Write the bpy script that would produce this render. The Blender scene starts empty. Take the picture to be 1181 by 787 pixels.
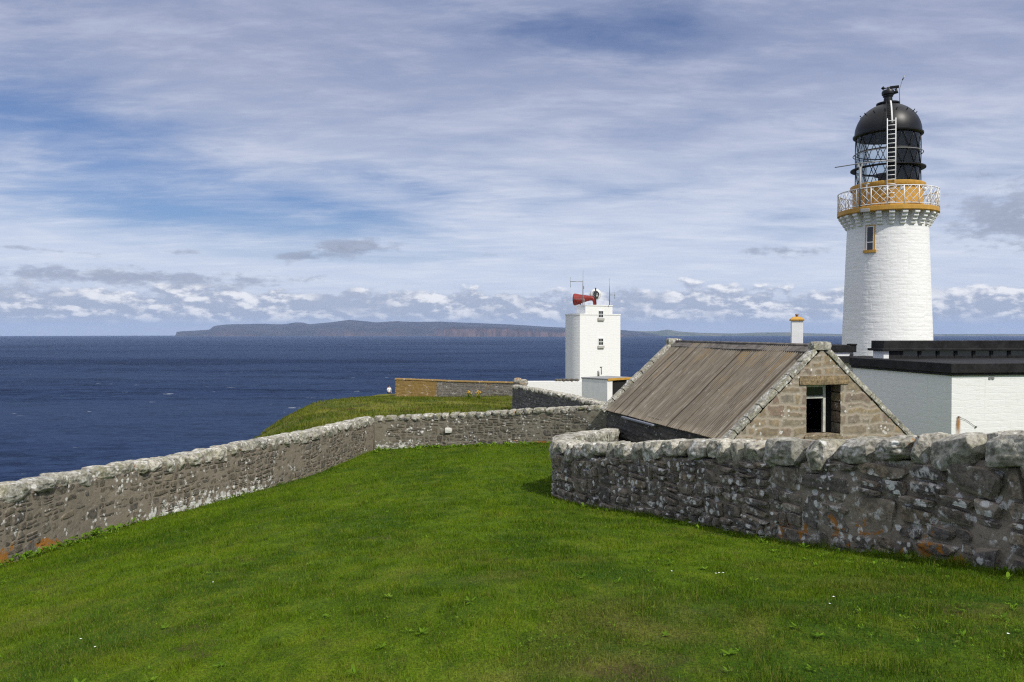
import bpy, math, random
import numpy as np
from mathutils import Vector, Matrix

random.seed(7)
RNG = np.random.default_rng(11)
sc = bpy.context.scene
COL = sc.collection
R = math.radians
PI = math.pi

# ------------------------------------------------------------------ camera
F = 918.6                      # focal length in photo pixels (1181 wide)
CX, CY = 590.5, 393.5
PITCH = math.atan(11.9 / F)
cam_d = bpy.data.cameras.new('camera')
cam_d.sensor_width = 36.0
cam_d.lens = 36.0 * F / 1181.0
cam_d.clip_start = 0.05
cam_d.clip_end = 200000.0
cam = bpy.data.objects.new('camera', cam_d)
COL.objects.link(cam)
cam.location = (0, 0, 0)       # eye = origin; sea 100 m below
cam.rotation_euler = (PI / 2 - PITCH, 0, 0)
sc.camera = cam

# ------------------------------------------------------------------ light and colour
SUN_AZ = math.atan2(0.58, -0.81)       # from +Y towards +X: behind the camera, to the right
SUN_EL = R(47)
SUN_STRENGTH = 3.9
SKY_STRENGTH = 0.10
EXPOSURE = 0.0
sun_d = bpy.data.lights.new('sun', 'SUN')
sun_d.energy = SUN_STRENGTH
sun_d.angle = R(0.53)
sun_d.color = (1.0, 0.955, 0.88)
sun = bpy.data.objects.new('sun', sun_d)
COL.objects.link(sun)
SDIR = Vector((math.sin(SUN_AZ) * math.cos(SUN_EL), math.cos(SUN_AZ) * math.cos(SUN_EL), math.sin(SUN_EL)))
sun.rotation_euler = SDIR.to_track_quat('Z', 'Y').to_euler()
sun.location = SDIR * 200
sc.view_settings.view_transform = 'Standard'
sc.view_settings.look = 'None'
sc.view_settings.exposure = EXPOSURE
sc.view_settings.gamma = 1.0
sc.view_settings.use_curve_mapping = False
sc.render.engine = 'CYCLES'
sc.cycles.max_bounces = 6
sc.cycles.diffuse_bounces = 3
sc.cycles.glossy_bounces = 3
sc.cycles.transparent_max_bounces = 12
sc.cycles.transmission_bounces = 4
sc.cycles.volume_bounces = 0
sc.cycles.use_denoising = False
sc.cycles.use_adaptive_sampling = False
sc.cycles.filter_width = 1.2
sc.cycles.sample_clamp_indirect = 4.0


# ------------------------------------------------------------------ node helper
class NT:
    def __init__(self, tree):
        self.t = tree
        self.nodes = tree.nodes
        self.nodes.clear()

    def put(self, sock, v):
        if v is None:
            return
        if isinstance(v, bpy.types.NodeSocket):
            self.t.links.new(v, sock)
        elif isinstance(v, (tuple, list)):
            if sock.type == 'RGBA' and len(v) == 3:
                v = (*v, 1.0)
            sock.default_value = v
        else:
            if sock.type == 'RGBA':
                v = (v, v, v, 1)
            elif sock.type == 'VECTOR':
                v = (v, v, v)
            sock.default_value = v

    def node(self, typ, props=None, out=0, **ins):
        n = self.nodes.new(typ)
        for k, v in (props or {}).items():
            setattr(n, k, v)
        for k, v in ins.items():
            key = int(k[1:]) if k[0] == 'i' and k[1:].isdigit() else k.replace('_', ' ')
            self.put(n.inputs[key], v)
        return n.outputs[out]

    def m(self, op, a, b=None, c=None, clamp=False):
        n = self.nodes.new('ShaderNodeMath')
        n.operation = op
        n.use_clamp = clamp
        self.put(n.inputs[0], a)
        if b is not None:
            self.put(n.inputs[1], b)
        if c is not None:
            self.put(n.inputs[2], c)
        return n.outputs[0]

    def mix(self, f, a, b, blend='MIX'):
        n = self.nodes.new('ShaderNodeMix')
        n.data_type = 'RGBA'
        n.blend_type = blend
        n.clamp_factor = True
        self.put(n.inputs[0], f)
        self.put(n.inputs[6], a)
        self.put(n.inputs[7], b)
        return n.outputs[2]

    def ss(self, v, lo, hi):
        n = self.nodes.new('ShaderNodeMapRange')
        n.interpolation_type = 'SMOOTHSTEP'
        self.put(n.inputs[0], v)
        n.inputs[1].default_value = lo
        n.inputs[2].default_value = hi
        n.inputs[3].default_value = 0
        n.inputs[4].default_value = 1
        return n.outputs[0]

    def lin(self, v, a, b, c, d):
        n = self.nodes.new('ShaderNodeMapRange')
        self.put(n.inputs[0], v)
        for i, q in enumerate((a, b, c, d)):
            n.inputs[i + 1].default_value = q
        return n.outputs[0]

    def noise(self, vec, scale, detail=4, rough=0.55, dist=0.0, dims='3D', out=0):
        n = self.nodes.new('ShaderNodeTexNoise')
        n.noise_dimensions = dims
        self.put(n.inputs['Vector'], vec)
        n.inputs['Scale'].default_value = scale
        n.inputs['Detail'].default_value = detail
        n.inputs['Roughness'].default_value = rough
        n.inputs['Distortion'].default_value = dist
        return n.outputs[out]

    def voro(self, vec, scale, rnd=1.0, feature='F1', out='Distance'):
        n = self.nodes.new('ShaderNodeTexVoronoi')
        n.feature = feature
        self.put(n.inputs['Vector'], vec)
        n.inputs['Scale'].default_value = scale
        n.inputs['Randomness'].default_value = rnd
        return n.outputs[out]

    def vmap(self, vec, loc=(0, 0, 0), rot=(0, 0, 0), scale=(1, 1, 1)):
        n = self.nodes.new('ShaderNodeMapping')
        self.put(n.inputs[0], vec)
        n.inputs[1].default_value = loc
        n.inputs[2].default_value = rot
        n.inputs[3].default_value = scale
        return n.outputs[0]

    def ramp(self, v, stops, interp='LINEAR'):
        n = self.nodes.new('ShaderNodeValToRGB')
        self.put(n.inputs[0], v)
        cr = n.color_ramp
        cr.interpolation = interp
        while len(cr.elements) < len(stops):
            cr.elements.new(0.5)
        for e, (p, c) in zip(cr.elements, stops):
            e.position = p
            e.color = (*c, 1)
        return n.outputs[0]

    def bump(self, h, strength=0.5, dist=0.02, normal=None):
        n = self.nodes.new('ShaderNodeBump')
        n.inputs['Strength'].default_value = strength
        n.inputs['Distance'].default_value = dist
        self.put(n.inputs['Height'], h)
        if normal is not None:
            self.put(n.inputs['Normal'], normal)
        return n.outputs[0]

    def attr(self, name, out='Color'):
        n = self.nodes.new('ShaderNodeAttribute')
        n.attribute_name = name
        return n.outputs[out]

    def sep(self, v):
        n = self.nodes.new('ShaderNodeSeparateXYZ')
        self.put(n.inputs[0], v)
        return n.outputs

    def comb(self, x, y, z):
        n = self.nodes.new('ShaderNodeCombineXYZ')
        for s, v in zip(n.inputs, (x, y, z)):
            self.put(s, v)
        return n.outputs[0]

    def obj(self):
        return self.node('ShaderNodeTexCoord', out='Object')

    def bsdf(self, color, rough=0.8, normal=None, metallic=0.0, spec=0.3):
        n = self.nodes.new('ShaderNodeBsdfPrincipled')
        self.put(n.inputs['Base Color'], color)
        self.put(n.inputs['Roughness'], rough)
        self.put(n.inputs['Metallic'], metallic)
        self.put(n.inputs['Specular IOR Level'], spec)
        if normal is not None:
            self.put(n.inputs['Normal'], normal)
        return n.outputs[0]

    def surface(self, s):
        o = self.nodes.new('ShaderNodeOutputMaterial')
        self.t.links.new(s, o.inputs['Surface'])

    def volume(self, s):
        o = self.nodes.new('ShaderNodeOutputMaterial')
        self.t.links.new(s, o.inputs['Volume'])


def newmat(name):
    m = bpy.data.materials.new(name)
    m.use_nodes = True
    return m, NT(m.node_tree)


# ------------------------------------------------------------------ sky
world = bpy.data.worlds.new('World')
sc.world = world
world.use_nodes = True
w = NT(world.node_tree)
gen = w.node('ShaderNodeTexCoord', out='Generated')
dx, dy, dz = w.sep(gen)
sky = w.nodes.new('ShaderNodeTexSky')
sky.sky_type = 'NISHITA'
sky.sun_disc = False
sky.sun_elevation = SUN_EL
sky.sun_rotation = SUN_AZ
sky.altitude = 100
sky.air_density = 1.0
sky.dust_density = 0.6
sky.ozone_density = 2.0
zc = w.m('MAXIMUM', dz, 0.004)
w.put(sky.inputs[0], w.comb(dx, dy, zc))
K = 1.0 / SKY_STRENGTH
el = w.m('MULTIPLY', w.m('ARCSINE', dz), 180 / PI)           # degrees above the horizon
az = w.m('MULTIPLY', w.m('ARCTAN2', dx, dy), 180 / PI)       # degrees right of +Y


def blob(a0, e0, sa, se, tilt=0.0):
    """soft elliptical region of the sky, in degrees"""
    da = w.m('SUBTRACT', az, a0)
    de = w.m('SUBTRACT', w.m('SUBTRACT', el, e0), w.m('MULTIPLY', da, tilt))
    q = w.m('ADD', w.m('POWER', w.m('DIVIDE', da, sa), 2), w.m('POWER', w.m('DIVIDE', de, se), 2))
    return w.m('EXPONENT', w.m('MULTIPLY', q, -1))


# high veil of thin cloud, laid out on a flat layer so it foreshortens to the horizon
inv = w.m('DIVIDE', 1.0, w.m('ADD', zc, 0.10))
lay = w.comb(w.m('MULTIPLY', dx, inv), w.m('MULTIPLY', dy, inv), 0.0)
layr = w.vmap(lay, rot=(0, 0, R(14)), scale=(0.6, 1.1, 1))
n1 = w.noise(layr, 1.15, 9, 0.60, 0.35)
n2 = w.noise(w.vmap(lay, loc=(4.2, 1.7, 0), rot=(0, 0, R(-9)), scale=(0.9, 1.6, 1)), 1.9, 9, 0.60, 0.35)
n3 = w.noise(w.vmap(lay, loc=(1.2, 8.7, 0), rot=(0, 0, R(24)), scale=(0.8, 2.2, 1)), 5.0, 9, 0.66, 0.3)
holes = w.m('MULTIPLY', blob(-27, 11.5, 10, 2.6, -0.12), 0.34)
for args, k in (((-22, 7.6, 11, 1.5, -0.05), 0.34), ((-12, 8.4, 8, 1.0, -0.22), 0.22), ((3, 20.5, 8, 1.6, -0.10), 0.30),
                ((-8, 10.3, 5, 0.8, -0.20), 0.20), ((26, 13, 8, 1.2, 0.0), 0.10), ((-12, 5.2, 9, 0.5, 0.0), 0.2),
                ((-30, 15, 5, 4, 0.0), 0.12), ((11, 21.5, 4, 2.0, 0.0), 0.16)):
    holes = w.m('ADD', holes, w.m('MULTIPLY', blob(*args), k))
dens = w.m('ADD', w.m('ADD', w.m('MULTIPLY', n1, 0.55), w.m('MULTIPLY', n2, 0.62)), w.m('MULTIPLY', n3, 0.20))
dens = w.m('ADD', w.m('SUBTRACT', dens, w.m('MULTIPLY', holes, 0.95)), w.m('MULTIPLY', blob(2, 22.6, 8, 0.9, -0.06), 0.10))
calm = w.m('MULTIPLY', w.ss(el, 9.0, 3.5), 0.6)
dens = w.m('ADD', w.m('MULTIPLY', dens, w.m('SUBTRACT', 1.0, calm)), w.m('MULTIPLY', calm, w.m('SUBTRACT', 0.70, holes)))
veil = w.ss(dens, 0.24, 0.76)
veil = w.m('MULTIPLY', veil, 0.97)
hi = w.ss(el, 3.0, 21.0)
veil_col = w.mix(hi, (0.66, 0.73, 0.88), (0.32, 0.37, 0.545))
wisp = w.ss(w.m('ADD', w.m('MULTIPLY', n2, 0.7), w.m('MULTIPLY', n3, 0.45)), 0.52, 0.80)
veil_col = w.mix(w.m('MULTIPLY', wisp, 0.62), veil_col, w.mix(hi, (0.80, 0.84, 0.93), (0.55, 0.59, 0.74)))
shade = w.ss(w.noise(w.vmap(lay, loc=(9, 2, 0), rot=(0, 0, R(10)), scale=(0.5, 1.6, 1)), 1.6, 4, 0.55, 0.4), 0.5, 0.75)
veil_col = w.mix(w.m('MULTIPLY', shade, 0.26), veil_col, w.mix(hi, (0.47, 0.54, 0.74), (0.24, 0.28, 0.47)))
blue = w.node('ShaderNodeVectorMath', {'operation': 'MULTIPLY'}, i0=sky.outputs[0], i1=(0.60, 0.67, 0.88))


def times(c, k):
    return w.node('ShaderNodeVectorMath', {'operation': 'SCALE'}, i0=c, Scale=k)


colr = w.mix(veil, blue, times(veil_col, K))
# extra bright cloud added high overhead, out of view, to lift the fill light
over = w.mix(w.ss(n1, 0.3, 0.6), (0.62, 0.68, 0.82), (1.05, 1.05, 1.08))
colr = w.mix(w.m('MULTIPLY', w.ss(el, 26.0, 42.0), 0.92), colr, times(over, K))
# low bank of cumulus above the sea horizon
cu = w.comb(w.m('MULTIPLY', az, 0.30), w.m('MULTIPLY', el, 0.62), 0.0)
cu_up = w.comb(w.m('ADD', w.m('MULTIPLY', az, 0.30), 0.08), w.m('ADD', w.m('MULTIPLY', el, 0.62), 0.17), 0.0)


def cun(v):
    return w.noise(v, 1.25, 9, 0.56, 0.0)


c0, c1 = cun(cu), cun(cu_up)
top = w.m('ADD', 3.1, w.m('MULTIPLY', w.m('SUBTRACT', w.noise(w.comb(w.m('MULTIPLY', az, 0.12), 0, 0), 1.0, 3, 0.6), 0.5), 3.4))
prof = w.m('SUBTRACT', 1.0, w.m('DIVIDE', el, top))           # 1 at the horizon, 0 at the tops
cud = w.m('ADD', w.m('MULTIPLY', w.m('SUBTRACT', c0, 0.5), 1.5), w.m('MULTIPLY', prof, 1.10))
cu_mask = w.m('MULTIPLY', w.ss(cud, 0.03, 0.22), w.ss(el, 0.05, 0.9))
lit = w.ss(w.m('ADD', w.m('SUBTRACT', c0, c1), w.m('MULTIPLY', w.m('SUBTRACT', c0, 0.5), 0.25)), -0.045, 0.125)
lit = w.m('MULTIPLY', lit, w.ss(w.noise(w.comb(w.m('MULTIPLY', az, 0.2), w.m('MULTIPLY', el, 0.3), 3), 1.0, 3, 0.6), 0.30, 0.55))
cu_col = w.mix(lit, (0.42, 0.475, 0.60), (0.98, 0.98, 1.0))
cu_col = w.mix(w.m('MULTIPLY', w.ss(el, 1.2, 0.2), 0.75), cu_col, (0.56, 0.65, 0.79))
colr = w.mix(w.m('MULTIPLY', cu_mask, 0.92), colr, times(cu_col, K))
# a few flat grey clouds below the veil
gn = w.noise(w.comb(w.m('MULTIPLY', az, 0.42), w.m('MULTIPLY', el, 1.0), 7), 1.5, 9, 0.62, 0.1)
patch = w.m('MULTIPLY', blob(-11.4, 5.85, 3.2, 0.75, 0.06), 1.15)
for args, k in (((-15.2, 5.1, 2.0, 0.4, 0.0), 0.8), ((32.5, 6.8, 5.0, 2.1, 0.0), 1.05), ((19, 5.4, 3.6, 0.45, 0.0), 0.85),
                ((-22.0, 5.2, 1.8, 0.22, 0.0), 0.7), ((-26.0, 3.5, 13, 0.7, -0.01), 0.95), ((0.0, 5.4, 2.0, 0.2, 0.0), 0.7),
                ((-31.0, 5.0, 5.0, 0.22, -0.03), 0.6), ((31, 9.5, 3, 0.6, -0.1), 0.45)):
    patch = w.m('ADD', patch, w.m('MULTIPLY', blob(*args), k))
gm = w.ss(w.m('ADD', w.m('MULTIPLY', w.m('SUBTRACT', gn, 0.5), 2.4), patch), 0.38, 1.05)
colr = w.mix(w.m('MULTIPLY', gm, 0.82), colr, times(w.mix(w.ss(gn, 0.35, 0.7), (0.27, 0.31, 0.41), (0.38, 0.43, 0.55)), K))
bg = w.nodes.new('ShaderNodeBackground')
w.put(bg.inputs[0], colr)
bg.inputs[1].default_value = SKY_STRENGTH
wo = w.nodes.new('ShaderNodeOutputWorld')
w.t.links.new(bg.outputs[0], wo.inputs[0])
world.cycles.sampling_method = 'MANUAL'
world.cycles.sample_map_resolution = 512


# ------------------------------------------------------------------ projection of photo measures to metres
def at(px, py, d):
    a, b = (px - CX) / F, (CY - py) / F
    v = Vector((a, math.cos(PITCH) + b * math.sin(PITCH), -math.sin(PITCH) + b * math.cos(PITCH)))
    return v * (d / v.y)


def Zat(py, d):
    return at(CX, py, d).z


def Xat(px, d):
    return at(px, CY, d).x


# ------------------------------------------------------------------ numpy noise
def _hash(ix, iy, iz, seed):
    h = (ix.astype(np.int64) * 374761393 + iy.astype(np.int64) * 668265263 + iz.astype(np.int64) * 2147483647 + seed * 974634777) & 0xFFFFFFFF
    h = ((h ^ (h >> 13)) * 1274126177) & 0xFFFFFFFF
    h = ((h ^ (h >> 16)) * 2246822519) & 0xFFFFFFFF
    return ((h ^ (h >> 15)) & 0xFFFFFF) / float(0xFFFFFF)


def vnoise(p, seed=0):
    p = np.asarray(p, dtype=np.float64)
    i = np.floor(p)
    f = p - i
    u = f * f * f * (f * (f * 6 - 15) + 10)
    ix, iy, iz = i[..., 0], i[..., 1], i[..., 2]
    out = 0
    for dx_ in (0, 1):
        for dy_ in (0, 1):
            for dz_ in (0, 1):
                wgt = (u[..., 0] if dx_ else 1 - u[..., 0]) * (u[..., 1] if dy_ else 1 - u[..., 1]) * (u[..., 2] if dz_ else 1 - u[..., 2])
                out = out + wgt * _hash(ix + dx_, iy + dy_, iz + dz_, seed)
    return out * 2 - 1


def fbm(p, scale, octv=4, seed=0, gain=0.5):
    p = np.asarray(p, dtype=np.float64) * scale
    a, s, o = 1.0, 0.0, 0
    for k in range(octv):
        o = o + a * vnoise(p + 17.3 * k, seed + k)
        s += a
        a *= gain
        p = p * 2.03
    return o / s


def p3(x, y, z=0.0):
    x = np.asarray(x, float)
    return np.stack([x, np.broadcast_to(y, x.shape), np.broadcast_to(z, x.shape)], -1)


# ------------------------------------------------------------------ mesh helpers
def link(name, me, mat, parent=None):
    o = bpy.data.objects.new(name, me)
    COL.objects.link(o)
    if mat is not None:
        me.materials.append(mat)
    if parent is not None:
        o.parent = parent
    return o


def tag(o, label=None, cat=None, group=None, kind=None):
    if label:
        o['label'] = label
    if cat:
        o['category'] = cat
    if group:
        o['group'] = group
    if kind:
        o['kind'] = kind
    return o


def empty(name, loc, rz=0.0, label=None, cat=None, group=None):
    o = bpy.data.objects.new(name, None)
    COL.objects.link(o)
    o.location = loc
    o.rotation_euler = (0, 0, rz)
    o.empty_display_size = 0.3
    return tag(o, label, cat, group)


def np_mesh(name, verts, quads=None, tris=None, attrs=None, smooth=True):
    me = bpy.data.meshes.new(name)
    verts = np.asarray(verts, dtype=np.float32).reshape(-1, 3)
    me.vertices.add(len(verts))
    me.vertices.foreach_set('co', verts.ravel())
    loops, starts, tot = [], [], 0
    if quads is not None and len(quads):
        q = np.asarray(quads, np.int32).reshape(-1, 4)
        loops.append(q.ravel())
        starts.append(np.arange(len(q)) * 4 + tot)
        tot += q.size
    if tris is not None and len(tris):
        t = np.asarray(tris, np.int32).reshape(-1, 3)
        loops.append(t.ravel())
        starts.append(np.arange(len(t)) * 3 + tot)
        tot += t.size
    loops = np.concatenate(loops).astype(np.int32)
    starts = np.concatenate(starts).astype(np.int32)
    me.loops.add(len(loops))
    me.loops.foreach_set('vertex_index', loops)
    me.polygons.add(len(starts))
    me.polygons.foreach_set('loop_start', starts)
    if smooth:
        me.polygons.foreach_set('use_smooth', np.ones(len(starts), dtype=bool))
    me.update(calc_edges=True)
    me.validate()
    for nm, dat in (attrs or {}).items():
        a = me.attributes.new(nm, 'FLOAT_COLOR', 'POINT')
        a.data.foreach_set('color', np.asarray(dat, np.float32).ravel())
    return me


def grid_quads(nu, nv, off=0):
    i = np.arange(nu - 1)[:, None] * nv + np.arange(nv - 1)[None, :] + off
    return np.stack([i, i + nv, i + nv + 1, i + 1], -1).reshape(-1, 4)


class MB:
    """collects shapes that become ONE mesh object"""

    def __init__(self):
        self.v, self.f, self.s = [], [], []

    def add(self, vs, fs, smooth=False):
        o = len(self.v)
        self.v += [tuple(q) for q in vs]
        for f in fs:
            self.f.append(tuple(i + o for i in f))
            self.s.append(smooth)
        return self

    def box(self, a, b, M=None, bev=0.0):
        x0, y0, z0 = a
        x1, y1, z1 = b
        if bev > 0:
            e = bev
            vs, idx = [], {}
            for sx in (0, 1):
                for sy in (0, 1):
                    for sz in (0, 1):
                        X, Y, Z = (x1 if sx else x0), (y1 if sy else y0), (z1 if sz else z0)
                        ex, ey, ez = (-e if sx else e), (-e if sy else e), (-e if sz else e)
                        for k, q in enumerate(((X, Y + ey, Z + ez), (X + ex, Y, Z + ez), (X + ex, Y + ey, Z))):
                            idx[(sx, sy, sz, k)] = len(vs)
                            vs.append(q)
            I = idx
            fs = []
            for s in (0, 1):
                fs.append([I[(s, 0, 0, 0)], I[(s, 1, 0, 0)], I[(s, 1, 1, 0)], I[(s, 0, 1, 0)]])
                fs.append([I[(0, s, 0, 1)], I[(1, s, 0, 1)], I[(1, s, 1, 1)], I[(0, s, 1, 1)]])
                fs.append([I[(0, 0, s, 2)], I[(1, 0, s, 2)], I[(1, 1, s, 2)], I[(0, 1, s, 2)]])
            for s in (0, 1):
                for t in (0, 1):
                    fs.append([I[(s, t, 0, 0)], I[(s, t, 1, 0)], I[(s, t, 1, 1)], I[(s, t, 0, 1)]])
                    fs.append([I[(s, 0, t, 0)], I[(s, 1, t, 0)], I[(s, 1, t, 2)], I[(s, 0, t, 2)]])
                    fs.append([I[(0, s, t, 1)], I[(1, s, t, 1)], I[(1, s, t, 2)], I[(0, s, t, 2)]])
                    for u in (0, 1):
                        pass
            for sx in (0, 1):
                for sy in (0, 1):
                    for sz in (0, 1):
                        fs.append([I[(sx, sy, sz, 0)], I[(sx, sy, sz, 1)], I[(sx, sy, sz, 2)]])
        else:
            vs = [(x0, y0, z0), (x1, y0, z0), (x1, y1, z0), (x0, y1, z0), (x0, y0, z1), (x1, y0, z1), (x1, y1, z1), (x0, y1, z1)]
            fs = [(0, 3, 2, 1), (4, 5, 6, 7), (0, 1, 5, 4), (1, 2, 6, 5), (2, 3, 7, 6), (3, 0, 4, 7)]
        if M is not None:
            vs = [M @ Vector(q) for q in vs]
        return self.add(vs, fs)

    def prism(self, poly, h0, h1, axis='z', M=None):
        """poly of 2-D points extruded between h0 and h1 along an axis"""
        n = len(poly)

        def mk(p, h):
            return {'z': (p[0], p[1], h), 'y': (p[0], h, p[1]), 'x': (h, p[0], p[1])}[axis]
        vs = [mk(p, h0) for p in poly] + [mk(p, h1) for p in poly]
        if M is not None:
            vs = [M @ Vector(q) for q in vs]
        fs = [tuple(range(n)), tuple(range(n, 2 * n))] + [(i, (i + 1) % n, n + (i + 1) % n, n + i) for i in range(n)]
        return self.add(vs, fs)

    def tube(self, pts, r, k=6, closed=False, caps=True, smooth=True):
        pts = [Vector(p) for p in pts]
        n = len(pts)
        rr = r if isinstance(r, (list, tuple)) else [r] * n
        vs = []
        up0 = None
        for i, p in enumerate(pts):
            a = pts[i - 1] if (i > 0 or closed) else pts[0]
            b = pts[(i + 1) % n] if (i < n - 1 or closed) else pts[-1]
            t = (b - a)
            t.normalize()
            if up0 is None:
                up0 = Vector((0, 0, 1)) if abs(t.z) < 0.9 else Vector((1, 0, 0))
            s = t.cross(up0)
            if s.length < 1e-5:
                s = t.cross(Vector((0, 1, 0)))
            s.normalize()
            u = s.cross(t)
            up0 = u
            for j in range(k):
                g = 2 * PI * j / k
                vs.append(p + (s * math.cos(g) + u * math.sin(g)) * rr[i])
        fs = []
        for i in range(n if closed else n - 1):
            for j in range(k):
                a, b = i * k + j, i * k + (j + 1) % k
                c, d = ((i + 1) % n) * k + (j + 1) % k, ((i + 1) % n) * k + j
                fs.append((a, b, c, d))
        if caps and not closed:
            fs.append(tuple(range(k)))
            fs.append(tuple(range((n - 1) * k, n * k)))
        return self.add(vs, fs, smooth)

    def ring(self, rad, z, r, n=64, k=6, c=(0, 0)):
        return self.tube([(c[0] + rad * math.cos(2 * PI * i / n), c[1] + rad * math.sin(2 * PI * i / n), z) for i in range(n)], r, k, closed=True)

    def lathe(self, prof, n=64, smooth=True, a0=0.0, a1=2 * PI, c=(0, 0)):
        full = abs(a1 - a0 - 2 * PI) < 1e-6
        m = n if full else n + 1
        vs = []
        for i in range(m):
            g = a0 + (a1 - a0) * i / n
            for (r_, z_) in prof:
                vs.append((c[0] + r_ * math.cos(g), c[1] + r_ * math.sin(g), z_))
        q = len(prof)
        fs = []
        for i in range(n):
            j = (i + 1) % m
            for p in range(q - 1):
                fs.append((i * q + p, j * q + p, j * q + p + 1, i * q + p + 1))
        return self.add(vs, fs, smooth)

    def build(self, name, mat, parent=None, sharp=None):
        me = bpy.data.meshes.new(name)
        me.from_pydata([tuple(v) for v in self.v], [], self.f)
        me.polygons.foreach_set('use_smooth', self.s)
        me.update()
        import bmesh
        bm = bmesh.new()
        bm.from_mesh(me)
        bmesh.ops.recalc_face_normals(bm, faces=bm.faces)
        bm.to_mesh(me)
        bm.free()
        if sharp is not None:
            try:
                me.set_sharp_from_angle(angle=sharp)
            except Exception:
                pass
        return link(name, me, mat, parent)


def vjoin(parts):
    """parts: list of (verts, quads, tris, attr) -> joined"""
    V, Q, T, A = [], [], [], []
    o = 0
    for v, q, t, a in parts:
        V.append(v)
        if q is not None:
            Q.append(q + o)
        if t is not None:
            T.append(t + o)
        A.append(a)
        o += len(v)
    return np.concatenate(V), (np.concatenate(Q) if Q else None), (np.concatenate(T) if T else None), np.concatenate(A)


# ------------------------------------------------------------------ wall lines measured on the photograph
def pxwall(rows, H=None):
    """rows of (px, py_top, py_base, depth) -> X, Y, z_base, z_top"""
    out = []
    for px, t, b, d in rows:
        p = at(px, t, d)
        out.append((p.x, d, Zat(b, d), p.z))
    return out


left_pts = [(-9.6, 2.0, -3.2, -1.95), (-9.4, 8.0, -3.55, -2.3)] + pxwall([
    (0, 560, 653, 13.3), (111, 540.5, 616, 16.2), (222, 522.5, 587, 19.2), (300, 508, 566, 21.8), (360, 496, 549, 25.0), (431, 480.5, 519, 31.0)])
far_pts = pxwall([(431, 480.5, 519, 31.0), (490, 478, 515.5, 30.9), (541, 476, 514, 30.6), (589, 472.5, 512.5, 30.1), (640, 470, 511, 29.5), (700, 467.5, 509, 28.6)])
near_pts = [(6.6, -3.0, -1.75, -0.45), (5.6, 2.0, -1.8, -0.5)] + pxwall([
    (1181, 496, 660, 6.65), (1120, 499, 654, 7.15), (1050, 503, 644.5, 7.75), (970, 505, 634, 8.5), (901, 508, 624, 9.35), (833, 509, 612.5, 10.35),
    (767, 508, 600, 11.5), (715, 509.5, 590.5, 12.7), (663, 512.8, 581.5, 13.95)])
ret_pts = [(0.66, 14.8, -3.06, -2.03), (0.86, 15.6, -3.15, -2.03), (1.35, 17.0, -3.3, -2.15), (1.95, 20.0, -3.6, -2.52), (2.6, 23.6, -3.85, -2.95), (3.3, 28.0, -4.1, -3.42)]
near_all = near_pts + ret_pts


def catmull(pts, step):
    """smooth path through the measured points, resampled evenly"""
    P = np.array(pts, float)
    s0 = np.concatenate([[0], np.cumsum(np.hypot(np.diff(P[:, 0]), np.diff(P[:, 1])))])
    fine_ = np.arange(0, s0[-1], 0.02)
    C = np.stack([np.interp(fine_, s0, P[:, k]) for k in range(P.shape[1])], -1)
    r_ = 22
    k_ = np.exp(-0.5 * (np.arange(-r_ * 2, r_ * 2 + 1) / (r_ * 0.7)) ** 2)
    k_ /= k_.sum()
    pad = r_ * 2
    E = np.concatenate([2 * C[0] - C[1:pad + 1][::-1], C, 2 * C[-1] - C[-pad - 1:-1][::-1]])
    C = np.stack([np.convolve(E[:, k], k_, 'valid') for k in range(C.shape[1])], -1)
    s = np.concatenate([[0], np.cumsum(np.hypot(np.diff(C[:, 0]), np.diff(C[:, 1])))])
    n = max(2, int(s[-1] / step))
    q = np.linspace(0, s[-1], n + 1)
    return np.stack([np.interp(q, s, C[:, k]) for k in range(C.shape[1])], -1), q


# ------------------------------------------------------------------ terrain
ctrl = []
for P in (left_pts, far_pts, near_pts, ret_pts):
    ctrl += [(a, b, c) for a, b, c, _ in P]
ctrl += [(0, 0, -1.68), (0, 4.2, -1.84), (-3.2, 4.9, -2.18), (3.0, 4.2, -1.72), (0, -6, -1.7), (-9, -8, -2.6), (8, -8, -1.5),
         (-4.5, 12, -3.05), (-1.5, 9.5, -2.5), (-3.5, 20, -3.75),
         (9, 9, -2.6), (9, 15, -3.9), (14, 5, -2.2), (6, 20, -4.7), (13, 20, -4.9), (16, 30, -5.1), (6, 34, -4.8), (25, 50, -5.4), (45, 40, -5.2), (40, 15, -3.5),
         (8, 80, -6.2), (8, 62, -6.2), (4, 62, -6.0), (0, 50, -5.0), (-6, 42, -4.9), (-11.5, 48, -5.25), (-12, 36, -4.95), (-13, 24, -4.85), (-13, 14, -4.7),
         (-12.2, 83, -6.75), (-6, 78, -6.6), (0, 72, -6.2), (-12, 62, -5.35), (60, 80, -6), (100, 30, -4), (100, -20, -2), (-14, 0, -4.2), (-14, -20, -4)]
CT = np.array(ctrl)


def _tps(r2):
    return np.where(r2 > 1e-9, r2 * np.log(r2 + 1e-12), 0.0)


_n = len(CT)
_A = np.zeros((_n + 3, _n + 3))
_d2 = ((CT[:, None, :2] - CT[None, :, :2]) ** 2).sum(-1)
_A[:_n, :_n] = _tps(_d2) + np.eye(_n) * 1.5
_A[:_n, _n] = 1
_A[:_n, _n + 1:] = CT[:, :2]
_A[_n, :_n] = 1
_A[_n + 1:, :_n] = CT[:, :2].T
_W = np.linalg.solve(_A, np.concatenate([CT[:, 2], np.zeros(3)]))


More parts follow.
